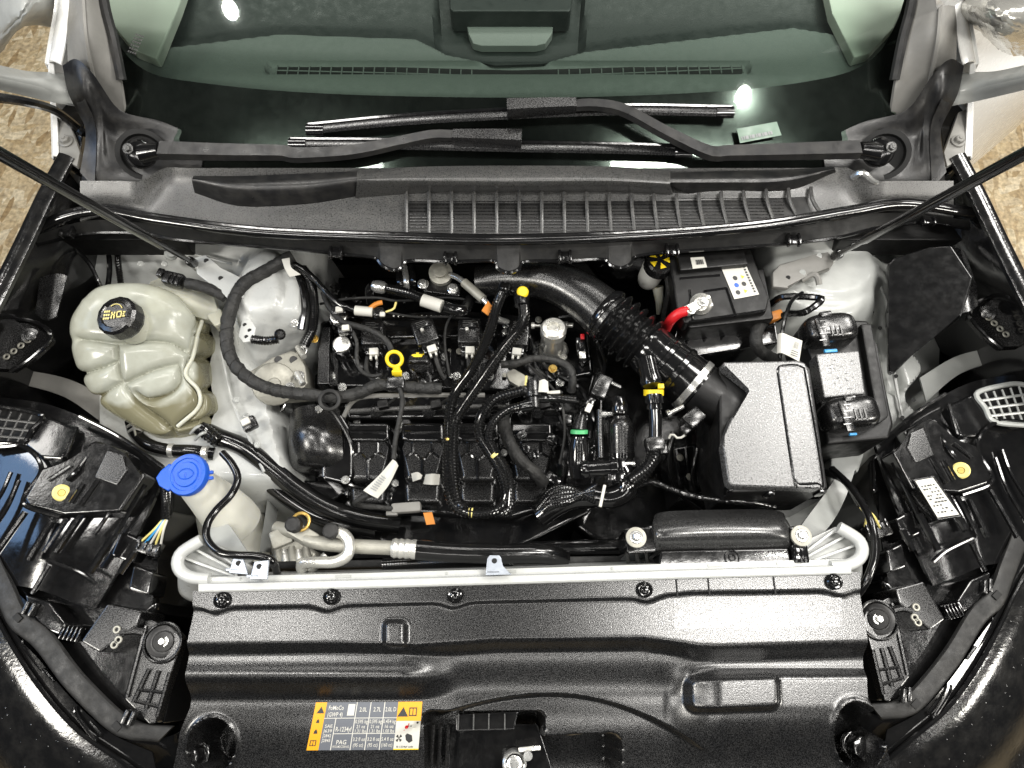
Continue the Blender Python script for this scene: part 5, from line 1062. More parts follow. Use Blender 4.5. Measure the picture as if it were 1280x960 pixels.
obj('top_cable', MB().tube([(970, 400, .88), (985, 392, .90), (1006, 390, .93), (1026, 376, .94), (1020, 372, .93), (980, 371, .91), (964, 380, .88)], .0062, 8, wob=.1), 'hose', label='black cable arching from the battery side into the fuse box top connector', cat='cable')
tg = T('cable_tag', 'beige tag wrapped round the cable left of the fuse box', 'tag', (988, 432, .93))
obj('wire', MB().tube([(1003, 366, .93), (990, 376, .94), (982, 396, .945), (977, 420, .945), (975, 448, .93)], .0035, 8), 'hose', tg)
obj('paper', MB().loft([[(972, 418, .95), (978, 416, .957), (988, 420, .952), (1003, 426, .95)], [(971, 442, .95), (977, 441, .957), (988, 446, .952), (999, 452, .95)]], 10, 6, .0008), 'paper', tg)
t = MB(); q = quadfn([W(985, 445, .956), W(999, 450, .956), W(1003, 427, .956), (W(989, 421, .956))], .0006)
for k in range(8): rect(t, q, .35 + .05 * k, .5, .37 + .05 * k, .85)
for k in range(3): rect(t, q, .2, .1 + .11 * k, .8, .14 + .11 * k)
obj('print', t, 'ink', tg)
obj('cable_loom', MB().tube([(958, 396, .88), (948, 410, .89), (945, 426, .89), (952, 440, .87), (970, 450, .83)], .011, 10, wob=.1), 'tape', label='thick taped loom bending between battery and fuse box', cat='wiring loom')
obj('loom_clip', MB().box(W(968, 396, .885), (.03, .018, .018), (0, 0, .3), .004), 'orange', label='small orange clip at the battery corner', cat='clip')
obj('loom_clip', MB().box(W(944, 362, .90), (.02, .014, .014), (0, 0, .3), .003), 'gloss', label='black clip on the battery edge below the warning label', cat='clip')

# ================================================================== corrugated hoses
hz = [('corrugated hose looping from the intake pipe down to the manifold front', [(630, 362, .90), (622, 380, .905), (610, 420, .90), (590, 462, .895), (569, 492, .89), (562, 520, .885), (560, 570, .87), (561, 610, .855), (567, 630, .85), (582, 640, .85), (610, 641, .85), (626, 634, .855), (633, 616, .86), (626, 590, .868), (612, 566, .875), (600, 545, .88), (601, 522, .888), (618, 500, .895), (654, 488, .90)], .0098),
      ('corrugated hose from the yellow capped port crossing diagonally left', [(653, 372, .905), (655, 396, .91), (648, 414, .91), (630, 436, .905), (606, 470, .90), (588, 496, .895), (572, 520, .89), (567, 534, .885), (566, 580, .872), (570, 622, .856), (580, 634, .85)], .0104),
      ('inner corrugated hose curling from the tee down beside the loop', [(660, 507, .90), (636, 512, .895), (618, 526, .89), (611, 546, .885), (618, 564, .88), (632, 586, .872), (638, 610, .865), (637, 634, .855), (626, 643, .85)], .0084),
      ('short corrugated hose leaving the tee to the right', [(678, 497, .90), (696, 498, .90), (718, 500, .89)], .0078)]
for lab, p, r_ in hz:
    t = T('corrugated_hose', lab, 'corrugated hose', p[0], 'corrugated vacuum hoses')
    obj('sleeve', MB().tube(p, r_, 14, corr=.2, pitch=.0056), 'hose', t)
    if len(p) > 4: obj('split_line', MB().tube([(a_ - 1.5, b_ - 2, z_ + r_ * .9) for a_, b_, z_ in p[1:-1]], .0012, 5), 'gloss', t)
    obj('end_fitting', MB().lathe(W(*p[0]), W(*p[1]), [(-.012, r_ * .8), (-.008, r_ * 1.25), (.004, r_ * 1.25), (.006, r_ * 1.1), (.012, r_ * 1.15)], 16), 'gloss', t)
tp = obj('yellow_mark', MB().lathe(W(562, 548, .879), W(562, 556, .877), [(0, .0088), (.004, .0088)], 14), 'brass', label='small amber band on the left run of the corrugated hose', cat='band')
tp = obj('yellow_mark', MB().lathe(W(586, 641, .85), W(594, 641, .85), [(0, .0084), (.008, .0084)], 14), 'palegold', label='pale yellow band at the bottom of the hose loop', cat='band')
tp = obj('yellow_mark', MB().lathe(W(617, 567, .8795), W(621, 572, .878), [(0, .008), (.006, .008)], 14), 'palegold', label='pale yellow band where the two hoses run together', cat='band')
yc = T('quick_connector', 'yellow capped elbow connector on top of the intake pipe', 'connector', (653, 366, .91)); c = W(653, 366, .918)
obj('yellow_cap', MB().lathe(c, c + Vector((.1, -.2, 1)), [(0, .0105), (.006, .0105), (.009, .008), (.009, .001)], 20), 'yellow', yc); obj('elbow', MB().tube([c + Vector((0, .008, -.02)), c + Vector((-.004, -.002, -.006)), c + Vector((-.002, -.022, -.006))], .012, 14, raw=True), 'gloss', yc)
te = T('hose_tee', 'black hose tee with white paper tag in the engine centre', 'connector', (668, 495, .89))
obj('tee_body', MB().lathe(W(666, 478, .905), W(668, 516, .9), [(0, .011), (.016, .012), (.018, .014), (.026, .014), (.028, .010), (.045, .011)], 18).lathe(W(656, 488, .90), W(680, 497, .9), [(0, .009), (.034, .009)], 14), 'satin', te)
obj('paper_tag', MB().loft([[(674, 476, .915), (680, 474, .919), (685, 477, .914)], [(673, 490, .915), (680, 490, .919), (686, 491, .914)]], 8, 4, .0007), 'paper', te)
obj('pale_tube', MB().tube([(684, 491, .905), (700, 490, .905)], .003, 6), 'paper', te)

# ================================================================== wiring
def loom(name, label, path, r, m='tape', cat='wiring loom', corr=0, wob=.16):
    if m != 'tape' or corr: return obj(name, MB().tube(path, r, 10, .006, corr=corr, wob=wob), m, label=label, cat=cat)
    t = T(name, label, cat, path[0]); obj('core', MB().tube(path, r, 10, .006, wob=wob), m, t)
    P = curve([W(*q) for q in path], .0012); H = []; nr = None
    for i in range(len(P)):
        tg_ = (P[min(i + 1, len(P) - 1)] - P[max(i - 1, 0)]).normalized()
        if nr is None: nr = tg_.orthogonal().normalized()
        nr = (nr - tg_ * nr.dot(tg_)).normalized(); rr_ = r(i / len(P)) if callable(r) else r
        an = i * .0012 / max(.014, rr_ * 2.0) * 2 * math.pi; H.append(P[i] + (nr * math.cos(an) + tg_.cross(nr) * math.sin(an)) * rr_ * .985)
    obj('tape_edge', MB().tube(H, .0006, 5, .0035, raw=True), 'rubber', t); return t
loom('main_loom', 'thick grey taped main loom curving round the left strut tower across the engine', [(366, 320, .90), (330, 340, .90), (304, 356, .90), (289, 384, .90), (283, 420, .895), (290, 450, .89), (312, 474, .885), (345, 488, .88), (385, 493, .878), (425, 496, .876), (452, 490, .878), (474, 481, .88), (508, 484, .88), (552, 486, .876)], lambda t: .0125 - .0025 * t)
obj('loom_rail', MB().tube([(430, 520, .83), (440, 503, .85), (456, 496, .86), (500, 494, .86), (606, 494, .85)], .0042, 8), 'midgrey', label='pale tube running along the loom behind the manifold runners', cat='tube')
obj('loom_ring', MB().ring(W(412, 500, .89), (.1, -.2, 1), .016, .0035, 24), 'rubber', label='rubber ring hanging on the main loom', cat='rubber ring')
obj('loom_bracket', MB().box(W(495, 480, .885), (.03, .022, .02), (0, 0, .05), .003), 'satin', label='black loom clip below the yellow dipstick', cat='clip')
loom('tag_wire', 'taped wire dropping from the loom to the white paper tag', [(498, 482, .89), (503, 500, .885), (499, 526, .875), (494, 552, .868), (492, 574, .865)], .0042)
pt = T('paper_tag', 'white printed paper tag wrapped on a wire over the manifold', 'tag', (476, 600, .83))
obj('paper', MB().loft([[(491, 574, .868), (495, 577, .872), (498, 582, .866)], [(474, 594, .862), (480, 600, .866), (486, 606, .86)], [(454, 613, .856), (462, 618, .86), (472, 623, .854)]], 8, 10, .0008), 'paper', pt)
q = quadfn([W(456, 613, .8625), W(471, 621, .8625), W(496, 584, .873), W(489, 577, .873)], .001); t = MB()
for k in range(7): rect(t, q, .2, .12 + .07 * k, .75, .15 + .07 * k)
obj('print', t, 'dimink', pt)
loom('cross_loom', 'taped cross loom behind the tee running right to the valve', [(626, 456, .87), (645, 454, .872), (668, 448, .875), (696, 451, .875), (712, 460, .87), (716, 474, .865), (714, 490, .85)], .0068)
loom('corner_loom', 'thick taped loom right of the inner hose heading down the manifold', [(628, 518, .83), (634, 545, .83), (648, 572, .83), (668, 590, .82), (680, 604, .80)], .011)
loom('upper_wire', 'taped wire crossing the valve cover to the dipstick', [(404, 366, .86), (412, 384, .865), (428, 402, .87), (448, 408, .87), (470, 416, .87), (486, 430, .868), (490, 442, .866)], .0055)
loom('coil_wire', 'thin taped wire curling left of the first coil', [(440, 414, .865), (446, 428, .86), (446, 450, .85), (452, 464, .845), (464, 470, .84), (478, 468, .845)], .0035)
loom('bulkhead_wire', 'wire bundle running from the pale tag to the white taped splice', [(350, 322, .90), (378, 336, .89), (396, 352, .885), (414, 372, .88), (428, 382, .878), (446, 388, .876)], .0058, 'hose')
sp = T('wire_splice', 'white taped wire splice behind the coils', 'wiring splice', (455, 389, .87))
obj('tape_wrap', MB().tube([(444, 388, .878), (466, 390, .878)], .009, 12), 'paper', sp); obj('plug', MB().box(W(474, 391, .878), (.018, .018, .014), bev=.003), 'satin', sp); obj('plug_tip', MB().box(W(478, 393, .886), (.010, .009, .006), bev=.002), 'paper', sp)
obj('orange_wire', MB().tube([(462, 386, .88), (470, 380, .884), (478, 378, .884)], .0045, 8), 'orange', sp); obj('yellow_wire', MB().tube([(482, 390, .878), (492, 386, .876), (495, 378, .875)], .002, 6), 'palegold', sp)
obj('paper_tag', MB().loft([[(352, 324, .915), (362, 322, .918)], [(356, 336, .912), (364, 334, .915)], [(362, 346, .908), (376, 343, .908)]], 6, 10, .0008), 'paper', label='small cream tag folded over the loom below the cowl', cat='tag')
bp_ = T('heater_hose', 'short ribbed hose with white band behind the coils', 'hose', (520, 372, .86))
obj('ribbed', MB().tube([(486, 361, .875), (510, 367, .88), (534, 376, .88)], .0098, 12, corr=.15, pitch=.005), 'hose', bp_); obj('white_band', MB().lathe(W(528, 375, .88), W(558, 385, .88), [(0, .0118), (.038, .0118)], 20), 'paper', bp_)
obj('smooth_end', MB().tube([(556, 384, .88), (572, 388, .878), (582, 386, .87), (588, 374, .86)], .0105, 12), 'gloss', bp_); obj('metal_coupling', MB().lathe(W(466, 357, .873), W(486, 361, .875), [(0, .009), (.008, .012), (.02, .012), (.026, .009)], 16), 'steel', bp_)
obj('elbow', MB().tube([(466, 357, .873), (462, 364, .86), (464, 378, .83)], .009, 10), 'gloss', bp_)
bk = T('bolted_bracket', 'black bracket with two steel bolts below the cowl', 'bracket', (548, 358, .83)); obj('plate', MB().pp([(520, 352), (548, 346), (578, 356), (574, 370), (530, 364)], .86, .80, .003), 'satin', bk)
for q in ((529, 355), (566, 361)): bolt(bk, W(*q, .861), .007, 'steel')
bj = T('oil_line', 'steel banjo oil line with orange tag below the cowl', 'oil line', (580, 358, .86)); c = W(551, 342, .872)
obj('banjo', MB().lathe(c, c + Vector((0, -.2, 1)), [(-.01, .022), (.006, .022), (.008, .012), (.016, .012), (.018, .005)], 24), 'dullalu', bj)
obj('pipe', MB().tube([(562, 343, .875), (574, 348, .88), (590, 362, .885), (606, 376, .885), (616, 388, .88), (622, 398, .87), (634, 402, .85)], .0055, 10), 'steel', bj); obj('sleeve', MB().tube([(580, 353, .882), (604, 374, .886)], .0085, 12), 'dullalu', bj)
obj('orange_tag', MB().pp([(602, 388), (610, 376), (616, 384), (610, 394)], .896, .893, 0), 'orange', bj)
for q in ((498, 350), (506, 348), (515, 347)): obj('pipe_stack', MB().tube([(q[0], q[1] - 14, .85), (q[0] + 2, q[1] + 4, .855), (q[0] + 2, q[1] + 18, .83)], .0065, 8), 'steel' if q[0] == 506 else 'gloss', label={498: 'left one of three short pipes under the cowl', 506: 'bright middle pipe of three under the cowl', 515: 'right one of three short pipes under the cowl'}[q[0]], cat='pipe')
# sensors / valves right of centre
ms = T('map_sensor', 'black rectangular pressure sensor left of the intake bellows', 'sensor', (752, 485, .84)); M2 = Matrix.Rotation(R(-25), 3, 'Z'); c = W(752, 484, .875)
obj('case', MB().box(c, (.026, .042, .018), M2, .003), 'satin', ms); obj('plug', MB().box(W(737, 506, .87), (.014, .026, .014), M2, .003), 'gloss', ms); obj('clear_lock', MB().box(W(736, 510, .879), (.010, .016, .004), M2, .001), 'paper', ms); obj('pin', MB().tube([(764, 478, .88), (776, 484, .875)], .003, 6), 'steel', ms)
t = MB(); 
for k in range(4): t.box(c + M2 @ Vector((-.006, -.012 + .007 * k, .0093)), (.006, .0022, .0008), M2, 0)
obj('moulded_mark', t, 'cowl', ms)
cp = T('coolant_pump', 'upright dark grey pump canister with side pipe', 'pump', (776, 545, .8))
obj('canister', MB().lathe(W(777, 568, .86), W(776, 520, .885), [(-.01, .019), (0, .0215), (.05, .0215), (.056, .019), (.062, .013), (.066, .013)], 26), 'satin', cp); obj('cap', MB().lathe(W(775, 518, .887), W(774, 498, .895), [(0, .013), (.006, .015), (.02, .013), (.03, .009)], 18), 'gloss', cp)
obj('side_pipe', MB().tube([(750, 512, .88), (750, 540, .87), (751, 572, .86)], .006, 10), 'satin', cp); obj('end_band', MB().lathe(W(777, 571, .86), W(777, 563, .864), [(0, .0222), (.008, .0222)], 26), 'gloss', cp)
obj('nipple', MB().lathe(W(752, 518, .88), W(766, 517, .882), [(0, .0055), (.008, .0055), (.008, .004), (.02, .004)], 12), 'steel', cp)
gv = T('green_ring_valve', 'black upright valve with a green ring', 'valve', (724, 555, .8))
obj('body', MB().lathe(W(723, 582, .85), W(724, 536, .875), [(-.02, .014), (0, .017), (.012, .018), (.036, .0165), (.042, .014), (.05, .014)], 24), 'gloss', gv); obj('green_ring', MB().lathe(W(724, 542, .874), W(724, 534, .878), [(0, .0148), (.006, .0148), (.007, .012)], 24), 'green', gv); obj('top', MB().lathe(W(724, 536, .876), W(728, 516, .885), [(0, .013), (.01, .011), (.024, .008)], 16), 'satin', gv)
mo = T('valve_motor', 'horizontal black motor cylinder joined to the green ring valve', 'valve motor', (750, 586, .82))
obj('cylinder', MB().lathe(W(726, 587, .86), W(778, 584, .865), [(0, .014), (.006, .0165), (.012, .0165), (.014, .0145), (.048, .0145), (.05, .017), (.06, .017), (.062, .012)], 24), 'gloss', mo); obj('flange', MB().box(W(774, 588, .86), (.026, .046, .03), bev=.005), 'gloss', mo); obj('tab', MB().box(W(764, 597, .868), (.012, .012, .008), bev=.002), 'satin', mo); obj('spigot', MB().lathe(W(780, 580, .87), W(796, 580, .87), [(0, .005), (.018, .005)], 10), 'steel', mo)
dk = T('corrugated_duct', 'bundle of ribbed hoses curving into a shiny elbow at the engine front', 'duct', (730, 622, .78))
for k in range(4): obj('ribbed_strand', MB().tube([(678 - 2 * k, 640 - 2 * k, .80), (690, 628 - 6 * k + 3, .825), (712, 618 - 5 * k + 8, .84), (746, 610 + 6.5 * (k - .5), .848)], .0075, 10, corr=.16, pitch=.0045), 'hose', dk)
obj('under_duct', MB().tube([(676, 645, .785), (694, 632, .80), (718, 622, .815), (748, 620, .825)], .020, 16, .006), 'wet', dk)
obj('elbow', MB().tube([(744, 620, .838), (764, 622, .842), (781, 614, .848), (784, 598, .856), (779, 584, .86)], .0185, 18), 'gloss', dk); obj('white_clip', MB().box(W(753, 620, .862), (.005, .038, .006), (0, 0, -.25), .001), 'paper', dk)
obj('ribbed_hose', MB().tube([(808, 586, .89), (796, 598, .88), (784, 606, .87)], .014, 12, corr=.12), 'hose', label='short ribbed hose joining the shiny elbow to the breather', cat='hose')
loom('front_wire', 'thin sleeved wire running right past the front of the air box', [(786, 606, .85), (806, 604, .86), (816, 602, .865), (836, 610, .87), (862, 619, .87), (900, 625, .87), (940, 628, .865), (968, 634, .85)], .0052, 'hose', 'wire', corr=.1)
rc = T('red_clip_connector', 'black and silver connector with a red lock beside the aluminium valve', 'connector', (727, 430, .84)); obj('shell', MB().box(W(726, 434, .865), (.016, .034, .018), (0, 0, .1), .003), 'gloss', rc); obj('red_lock', MB().box(W(728, 421, .878), (.007, .010, .005), bev=.001), 'red', rc); obj('silver_lock', MB().box(W(728, 444, .876), (.012, .014, .006), bev=.002), 'alu', rc)
mb_ = T('metal_bracket', 'small cast bracket under the crossing hose', 'bracket', (645, 470, .83)); obj('plate', MB().pp([(632, 466), (642, 460), (656, 468), (660, 480), (650, 484), (636, 476)], .852, .84, .003), 'dullalu', mb_); obj('clip_pin', MB().tube([(658, 470, .865), (657, 482, .865)], .0022, 6), 'palegold', mb_)

# ================================================================== left side hoses, AC lines
rad = [('upper radiator hose', 'thick black radiator hose running diagonally from under the reservoir', [(246, 532, .78), (272, 546, .80), (306, 560, .80), (342, 588, .79), (372, 612, .78), (408, 634, .77), (450, 648, .76), (500, 656, .75)], .0165), ('l', 'second black hose parallel below the radiator hose', [(240, 548, .76), (290, 574, .77), (330, 600, .765), (366, 628, .755), (408, 650, .75), (470, 664, .74)], .0135)]
for _, lab, p, r_ in rad: obj('radiator_hose', MB().tube(p, r_, 16, .008), 'hose', label=lab, cat='hose')
ht = T('hose_tap', 'black ribbed hose end with pale clips under the reservoir', 'hose connector', (262, 540, .79)); obj('ribbed_end', MB().tube([(244, 532, .81), (258, 540, .815), (274, 552, .81)], .014, 12, corr=.14, pitch=.007), 'gloss', ht); obj('spring_clip', MB().tube([(238, 542, .815), (246, 534, .828), (256, 532, .82)], .0028, 6).tube([(244, 550, .81), (252, 542, .83), (262, 540, .82)], .0028, 6), 'greywhite', ht)
pg = T('body_plug', 'black plug with white tip on the left inner wing', 'plug', (310, 528, .8)); obj('plug', MB().box(W(312, 530, .83), (.026, .024, .016), (0, 0, .5), .004), 'satin', pg); obj('tip', MB().box(W(307, 527, .84), (.016, .013, .006), (0, 0, .5), .002), 'paper', pg)
ac = T('air_conditioning_line', 'silver air conditioning pipe with black service caps at the front left', 'pipe', (430, 680, .78))
obj('main_pipe', MB().tube([(346, 660, .82), (370, 666, .84), (392, 677, .85), (430, 682, .855), (492, 685, .855)], .0115, 14), 'dullalu', ac)
obj('crimp_sleeve', MB().lathe(W(490, 685, .855), W(522, 687, .855), [(0, .014), (.005, .0165), (.010, .0145), (.014, .0165), (.02, .0145), (.024, .0165), (.03, .0145), (.035, .016), (.042, .016)], 22), 'alu', ac)
obj('rubber_hose', MB().tube([(520, 687, .855), (560, 690, .85), (620, 692, .845), (680, 692, .835), (704, 700, .81)], .0165, 16), 'hose', ac)
obj('branch_pipe', MB().tube([(416, 664, .87), (430, 668, .868), (437, 680, .868), (434, 694, .865), (420, 702, .86), (398, 703, .855), (378, 704, .85), (378, 712, .84)], .0095, 12), 'alu', ac)
obj('branch_pipe', MB().tube([(408, 694, .84), (396, 706, .84), (388, 712, .835)], .007, 10), 'alu', ac)
obj('manifold_block', MB().box(W(380, 668, .848), (.055, .024, .02), (0, 0, -.5), .004), 'dullalu', ac); obj('flange', MB().box(W(352, 672, .83), (.035, .03, .014), (0, 0, .4), .004), 'dullalu', ac)
for q in ((367, 655), (414, 663)):
    c = W(*q, .875); obj('service_cap', MB().lathe(c - Vector((0, 0, .012)), c + Vector((0, -.1, 1)), [(0, .011), (.004, .0135), (.018, .013), (.02, .010), (.02, .001)], 10), 'rubber', ac, ang=20)
obj('brass_ring', MB().ring(W(376, 652, .862), (0, 0, 1), .014, .003, 20), 'brass', ac)
cm = T('compressor', 'aluminium compressor body partly hidden behind the radiator support', 'compressor', (362, 700, .6))
obj('casting', MB().pp([(336, 676), (372, 674), (396, 690), (392, 716), (340, 716)], .74, .5, .008, 3), 'dullalu', cm)
for k in range(5): obj('fin', MB().lathe(W(346 + 9 * k, 684 + 4 * (k % 2), .742), W(350 + 9 * k, 715, .75), [(0, .006), (.02, .009), (.04, .008)], 12), 'alu' if k % 2 else 'dullalu', cm)
obj('strut_plate', MB().loft([[(338, 606, .74), (332, 640, .74), (324, 690, .74)], [(350, 608, .70), (346, 640, .70), (340, 690, .70)]], 10, 4, .004), 'greywhite', cm)
obj('lower_hose', MB().tube([(480, 706, .80), (540, 702, .81), (600, 700, .81), (640, 704, .80)], .0125, 14, corr=.08), 'hose', label='dark ribbed hose low behind the white beam', cat='hose')
for lab, pts, z, hole in (('zinc bracket tab standing at the left end of the white beam', [(312, 724), (318, 702), (336, 700), (334, 724)], .93, (324, 708)), ('zinc bracket tab at the middle of the white beam', [(607, 719), (609, 698), (612, 694), (624, 694), (627, 698), (628, 708), (640, 718)], .925, (618, 701)), ('zinc bracket tab beside the left ribbed end', [(286, 716), (292, 696), (304, 698), (310, 718)], .915, (298, 704))):
    t = T('bracket_tab', lab, 'bracket', (pts[0][0], pts[0][1], .88), 'zinc bracket tabs'); obj('plate', MB().pp(pts, z, z - .004, .001), 'zinc', t); obj('hole', MB().lathe(W(*hole, z + .0004), W(*hole, 2), [(0, .004), (.0006, .004)], 14), 'void', t)
    obj('leg', MB().box(W(pts[0][0] + 10, pts[0][1] - 2, z - .02), (.02, .004, .04), bev=.001), 'zinc', t)
obj('valve_tag', MB().pp([(529, 641), (540, 640), (544, 655), (533, 656)], .79, .787, 0), 'orange', label='orange paper tag at the front foot of the engine', cat='tag')
obj('grey_plug', MB().box(W(508, 635, .785), (.052, .018, .018), (0, 0, .08), .004).box(W(490, 642, .785), (.02, .008, .012), bev=.002), 'midgrey', label='grey connector lying across the front of the manifold', cat='connector')
loom('foot_wire', 'taped wire from the paper tag to the grey connector', [(462, 618, .85), (444, 628, .83), (452, 632, .81), (474, 634, .80), (490, 636, .79)], .005)
obj('foil_patch', MB().loft([[(514, 592, .80), (522, 590, .806), (528, 594, .80)], [(516, 602, .795), (522, 600, .80), (530, 597, .797)]], 6, 5, .001), 'paper', label='torn pale sticker piece on the second runner', cat='sticker')
obj('foil_patch', MB().loft([[(532, 593, .80), (541, 592, .805), (550, 593, .797)], [(529, 605, .79), (540, 606, .795), (549, 606, .788)]], 6, 5, .001), 'paper', label='larger creased pale sticker beside the corrugated hose', cat='sticker')

# ================================================================== glossy module by the front beam
md = T('front_module', 'glossy black domed control module bolted behind the white beam', 'control module', (900, 675, .78))
obj('dome', MB().loft([[(818, 648, .86), (828, 640, .885), (900, 637, .888), (970, 638, .885), (984, 650, .86)], [(816, 660, .885), (824, 655, .91), (900, 651, .914), (974, 653, .91), (990, 664, .885)], [(818, 676, .89), (826, 672, .915), (900, 669, .918), (976, 670, .915), (992, 680, .89)], [(818, 690, .88), (828, 688, .895), (900, 686, .898), (976, 686, .895), (990, 692, .88)]], 40, 24, .006), 'modulesheen', md)
obj('front_bar', MB().pp([(826, 688), (986, 684), (990, 704), (822, 708)], .902, .80, .004, 3), 'wet', md)
obj('bar_emblem', MB().ring(W(915, 697, .903), (0, 0, 1), .011, .0012, 24, 6).ring(W(915, 697, .903), (0, 0, 1), .005, .001, 16, 6), 'gloss', md)
obj('mount_ear', MB().pp([(780, 660), (816, 658), (822, 690), (784, 692)], .895, .82, .004), 'gloss', md); obj('mount_ear', MB().pp([(986, 658), (1006, 656), (1016, 666), (1012, 680), (992, 682)], .905, .82, .004), 'gloss', md)
for q in ((795, 672), (1001, 670)):
    c = W(*q, .898 if q[0] < 900 else .908); obj('washer', MB().lathe(c, c + Vector((0, 0, 1)), [(-.002, .016), (.003, .016), (.004, .012), (.0042, .001)], 24), 'dullalu', md); bolt(md, c + Vector((0, 0, .003)), .007, 'steel')
for a in (784, 796, 808): obj('side_fin', MB().tube([(a, 690, .89), (a + 2, 710, .86)], .0035, 6), 'satin', md)
obj('end_clip', MB().box(W(998, 694, .895), (.026, .03, .02), bev=.003).box(W(998, 694, .907), (.012, .022, .004), bev=.001), 'gloss', md)
obj('support_cable', MB().tube([(1030, 590, .80), (1056, 602, .83), (1076, 632, .865)], .006, 8, corr=.1), 'hose', label='sleeved cable feeding the right headlight plug', cat='cable')
obj('beam_cable', MB().tube([(1040, 586, .83), (1066, 612, .87), (1088, 650, .90), (1094, 690, .905), (1084, 724, .90), (1068, 748, .88)], .0062, 10), 'hose', label='black cable curving round the right end of the white beam', cat='cable')
obj('corner_post', MB().pp([(1040, 560), (1068, 556), (1082, 566), (1074, 590), (1052, 600), (1036, 620)], .80, .6, .006), 'greywhite', body)

# ================================================================== left and right wing clutter
obj('wing_harness', MB().tube([(96, 312, .90), (112, 330, .90), (122, 350, .89), (130, 368, .87), (134, 384, .85)], .004, 8, corr=.12), 'hose', label='thin sleeved cable down the left wing liner', cat='cable')
obj('wing_harness', MB().tube([(134, 300, .86), (137, 330, .86), (136, 350, .85), (132, 372, .83)], .005, 8), 'hose', label='black cable between the left liner and the reservoir', cat='cable')
obj('wing_harness', MB().tube([(146, 300, .86), (148, 330, .86), (152, 362, .84)], .006, 10, corr=.15), 'hose', label='corrugated cable right next to the reservoir cap', cat='cable')
obj('bracket_leaf', MB().loft([[(50, 346, .93), (72, 342, .93), (84, 345, .92)], [(44, 392, .90), (56, 400, .90), (70, 396, .90)]], 8, 8, .003), 'grainy', label='rough grey patch on the left wing liner', cat='panel')
obj('liner_flap', MB().pp([(1115, 326), (1122, 320), (1160, 314), (1186, 316), (1212, 356), (1202, 398), (1160, 424), (1128, 456), (1122, 454), (1120, 420), (1116, 382), (1120, 360)], .93, .915, .004), 'hose', label='black wheel house flap beside the right strut tower', cat='panel').rotation_euler = (.12, -.32, 0)
obj('liner_patch', MB().loft([[(1172, 314, .94), (1194, 310, .945), (1206, 314, .94)], [(1190, 350, .94), (1206, 346, .945), (1220, 356, .94)], [(1200, 392, .935), (1214, 388, .94), (1222, 382, .935)]], 12, 14, .004), 'grainy', label='speckled grey foam strip on the right liner flap', cat='foam strip')
obj('tower_band', MB().tube([(378, 336, .87), (388, 352, .87), (392, 380, .86), (390, 410, .85), (380, 432, .84)], .010, 10, corr=.1), 'hose', label='ribbed black hose hugging the right side of the left strut tower', cat='hose')
obj('tower_band', MB().tube([(366, 338, .87), (376, 356, .875), (380, 384, .87), (376, 412, .86)], .007, 8), 'hose', label='thin black hose inside the ribbed one by the left tower', cat='hose')
tw = T('tower_clip', 'white perforated tab with a ribbed black sleeve at the left tower', 'bracket', (312, 416, .84)); obj('tab', MB().pp([(302, 402), (312, 398), (320, 410), (316, 426), (304, 428), (298, 420)], .885, .881, .001), 'white', tw)
for q in ((306, 406), (312, 413), (308, 421)): obj('hole', MB().lathe(W(*q, .8854), W(*q, 2), [(0, .0035), (.0006, .0035)], 12), 'void', tw)
obj('sleeve', MB().tube([(316, 424, .88), (332, 426, .882), (348, 424, .88)], .0085, 10, corr=.16), 'hose', tw); obj('knob', MB().lathe(W(350, 418, .885), W(350, 418, 2), [(0, .010), (.008, .010), (.012, .006), (.02, .006)], 12), 'gloss', tw)
bolt(tw, W(368, 404, .89), .005, 'steel')
obj('wing_stud', MB().lathe(W(214, 318, .88), W(214, 312, .92), [(0, .012), (.008, .012), (.012, .008), (.02, .008)], 14), 'greywhite', label='white stud on the left wing below the gas strut', cat='stud')
# dark clutter low in the bay so no bright floor shows through
obj('lower_hose', MB().tube([(420, 706, .62), (520, 700, .62), (640, 704, .62), (760, 700, .62)], .02, 12), 'hose', label='dark hose deep behind the white beam', cat='hose')
rdt = T('radiator', 'dark radiator and fan shroud deep behind the white beam', 'radiator', (650, 690, .45)); obj('core', MB().pp([(300, 712), (1010, 700), (1010, 690), (300, 702)], .78, .45, .004), 'rubber', rdt); obj('shroud', MB().pp([(420, 700), (780, 694), (780, 672), (420, 680)], .70, .45, .01), 'wet', rdt)
obj('bay_shade_sheet', MB().pp([(160, 560), (420, 640), (420, 700), (230, 690)], .56, .5, .004), 'void', body)  # added dark sheet standing for shade low in the bay

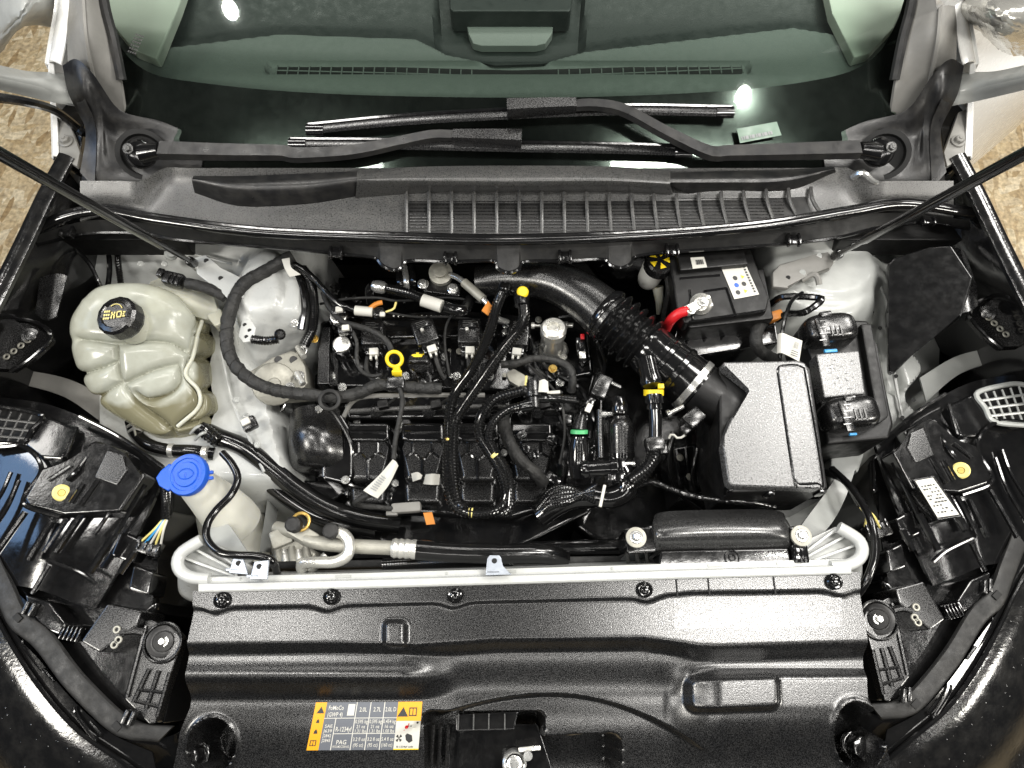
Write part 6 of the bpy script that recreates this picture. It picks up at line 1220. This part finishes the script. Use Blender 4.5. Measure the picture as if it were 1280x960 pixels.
# ---- more of the engine's small pieces
fr_ = T('fuel_rail', 'steel fuel rail with injector plugs along the manifold', 'fuel rail', (540, 512, .76))
obj('rail', MB().tube([(438, 514, .795), (520, 510, .80), (620, 508, .80), (700, 512, .79)], .0045, 10), 'cowl', fr_)
for cx in (470, 536, 606, 672):
    obj('injector', MB().lathe(W(cx, 508, .77), W(cx, 520, .81), [(0, .009), (.02, .009), (.022, .012), (.034, .012), (.036, .007)], 14), 'satin', fr_)
    obj('plug', MB().box(W(cx + 9, 506, .81), (.02, .016, .016), (0, 0, .2), .003), 'matteblack', fr_)
    obj('plug_wire', MB().tube([(cx + 16, 504, .815), (cx + 24, 498, .83), (cx + 30, 490, .85)], .0028, 6), 'tape', fr_)
thin = [[(400, 380, .84), (430, 374, .85), (470, 372, .855), (500, 376, .85), (560, 372, .85), (600, 378, .86)], [(612, 400, .83), (640, 408, .84), (662, 420, .84), (668, 440, .84)], [(700, 470, .83), (726, 486, .84), (740, 520, .85), (736, 548, .85)],
        [(640, 440, .83), (676, 470, .84), (700, 500, .85), (706, 540, .84), (700, 580, .82)], [(410, 590, .76), (440, 606, .77), (470, 612, .77)], [(700, 520, .84), (716, 560, .83), (712, 596, .82)], [(580, 380, .85), (560, 402, .84), (556, 430, .83), (562, 470, .82)],
        [(742, 420, .84), (756, 450, .85), (752, 474, .86)], [(690, 398, .80), (720, 396, .82), (744, 412, .83), (748, 436, .83)], [(480, 390, .84), (520, 396, .835), (560, 396, .835), (600, 400, .835)], [(396, 500, .82), (420, 520, .81), (440, 560, .80), (432, 590, .78)]]
for i, p in enumerate(thin): obj('vacuum_line', MB().tube(p, .0026 + .0012 * (i % 3), 8, .005, corr=.1 if i % 2 else 0), 'hose' if i % 3 else 'tape', eng)
rr = random.Random(5)
for i in range(46):
    x, y = rr.choice([(rr.uniform(400, 740), rr.uniform(392, 480)), (rr.uniform(640, 760), rr.uniform(480, 600)), (rr.uniform(400, 700), rr.uniform(345, 392))])
    z = .80 if y > 392 else .76
    sx, sy, sz = rr.uniform(.008, .022), rr.uniform(.006, .018), rr.uniform(.006, .02)
    obj('clip', MB().box(W(x, y, z + sz * .4), (sx, sy, sz), (rr.uniform(-.2, .2), rr.uniform(-.2, .2), rr.uniform(0, 3)), .0016), rr.choice(['gloss', 'gloss', 'satin', 'wet', 'satin']), eng)
for i in range(16):
    x, y = rr.uniform(405, 735), rr.uniform(398, 480); bolt(eng, W(x, y, .797 + rr.uniform(0, .01)), rr.choice([.003, .0038, .0045]), rr.choice(['steel', 'dullalu', 'satin']))
for i in range(12):
    x, y = rr.uniform(640, 740), rr.uniform(490, 600); obj('lug', MB().lathe(W(x, y, .76), W(x, y, 2), [(0, .009), (.03 + .02 * rr.random(), .008), (.05, .005)], 12), rr.choice(['gloss', 'satin', 'wet']), eng)
gt = T('gearbox_bracket', 'black ribbed bracket and selector cables between engine and air box', 'bracket', (860, 580, .6))
obj('plate', MB().pp([(840, 560), (884, 552), (892, 610), (850, 622)], .74, .62, .005), 'wet', gt)
for k in range(4): obj('rib', MB().tube([(846 + 11 * k, 562 - 2 * k, .743), (854 + 10 * k, 618 - 3 * k, .743)], .003, 6), 'gloss', gt)
obj('selector_cable', MB().tube([(842, 540, .82), (836, 570, .80), (846, 610, .76), (880, 640, .72)], .006, 10), 'hose', gt)
obj('selector_cable', MB().tube([(872, 560, .80), (866, 590, .78), (872, 620, .74), (900, 640, .70)], .005, 10), 'hose', gt)
for q in ((850, 572), (880, 604), (862, 596)): bolt(gt, W(*q, .745), .0045, 'dullalu')
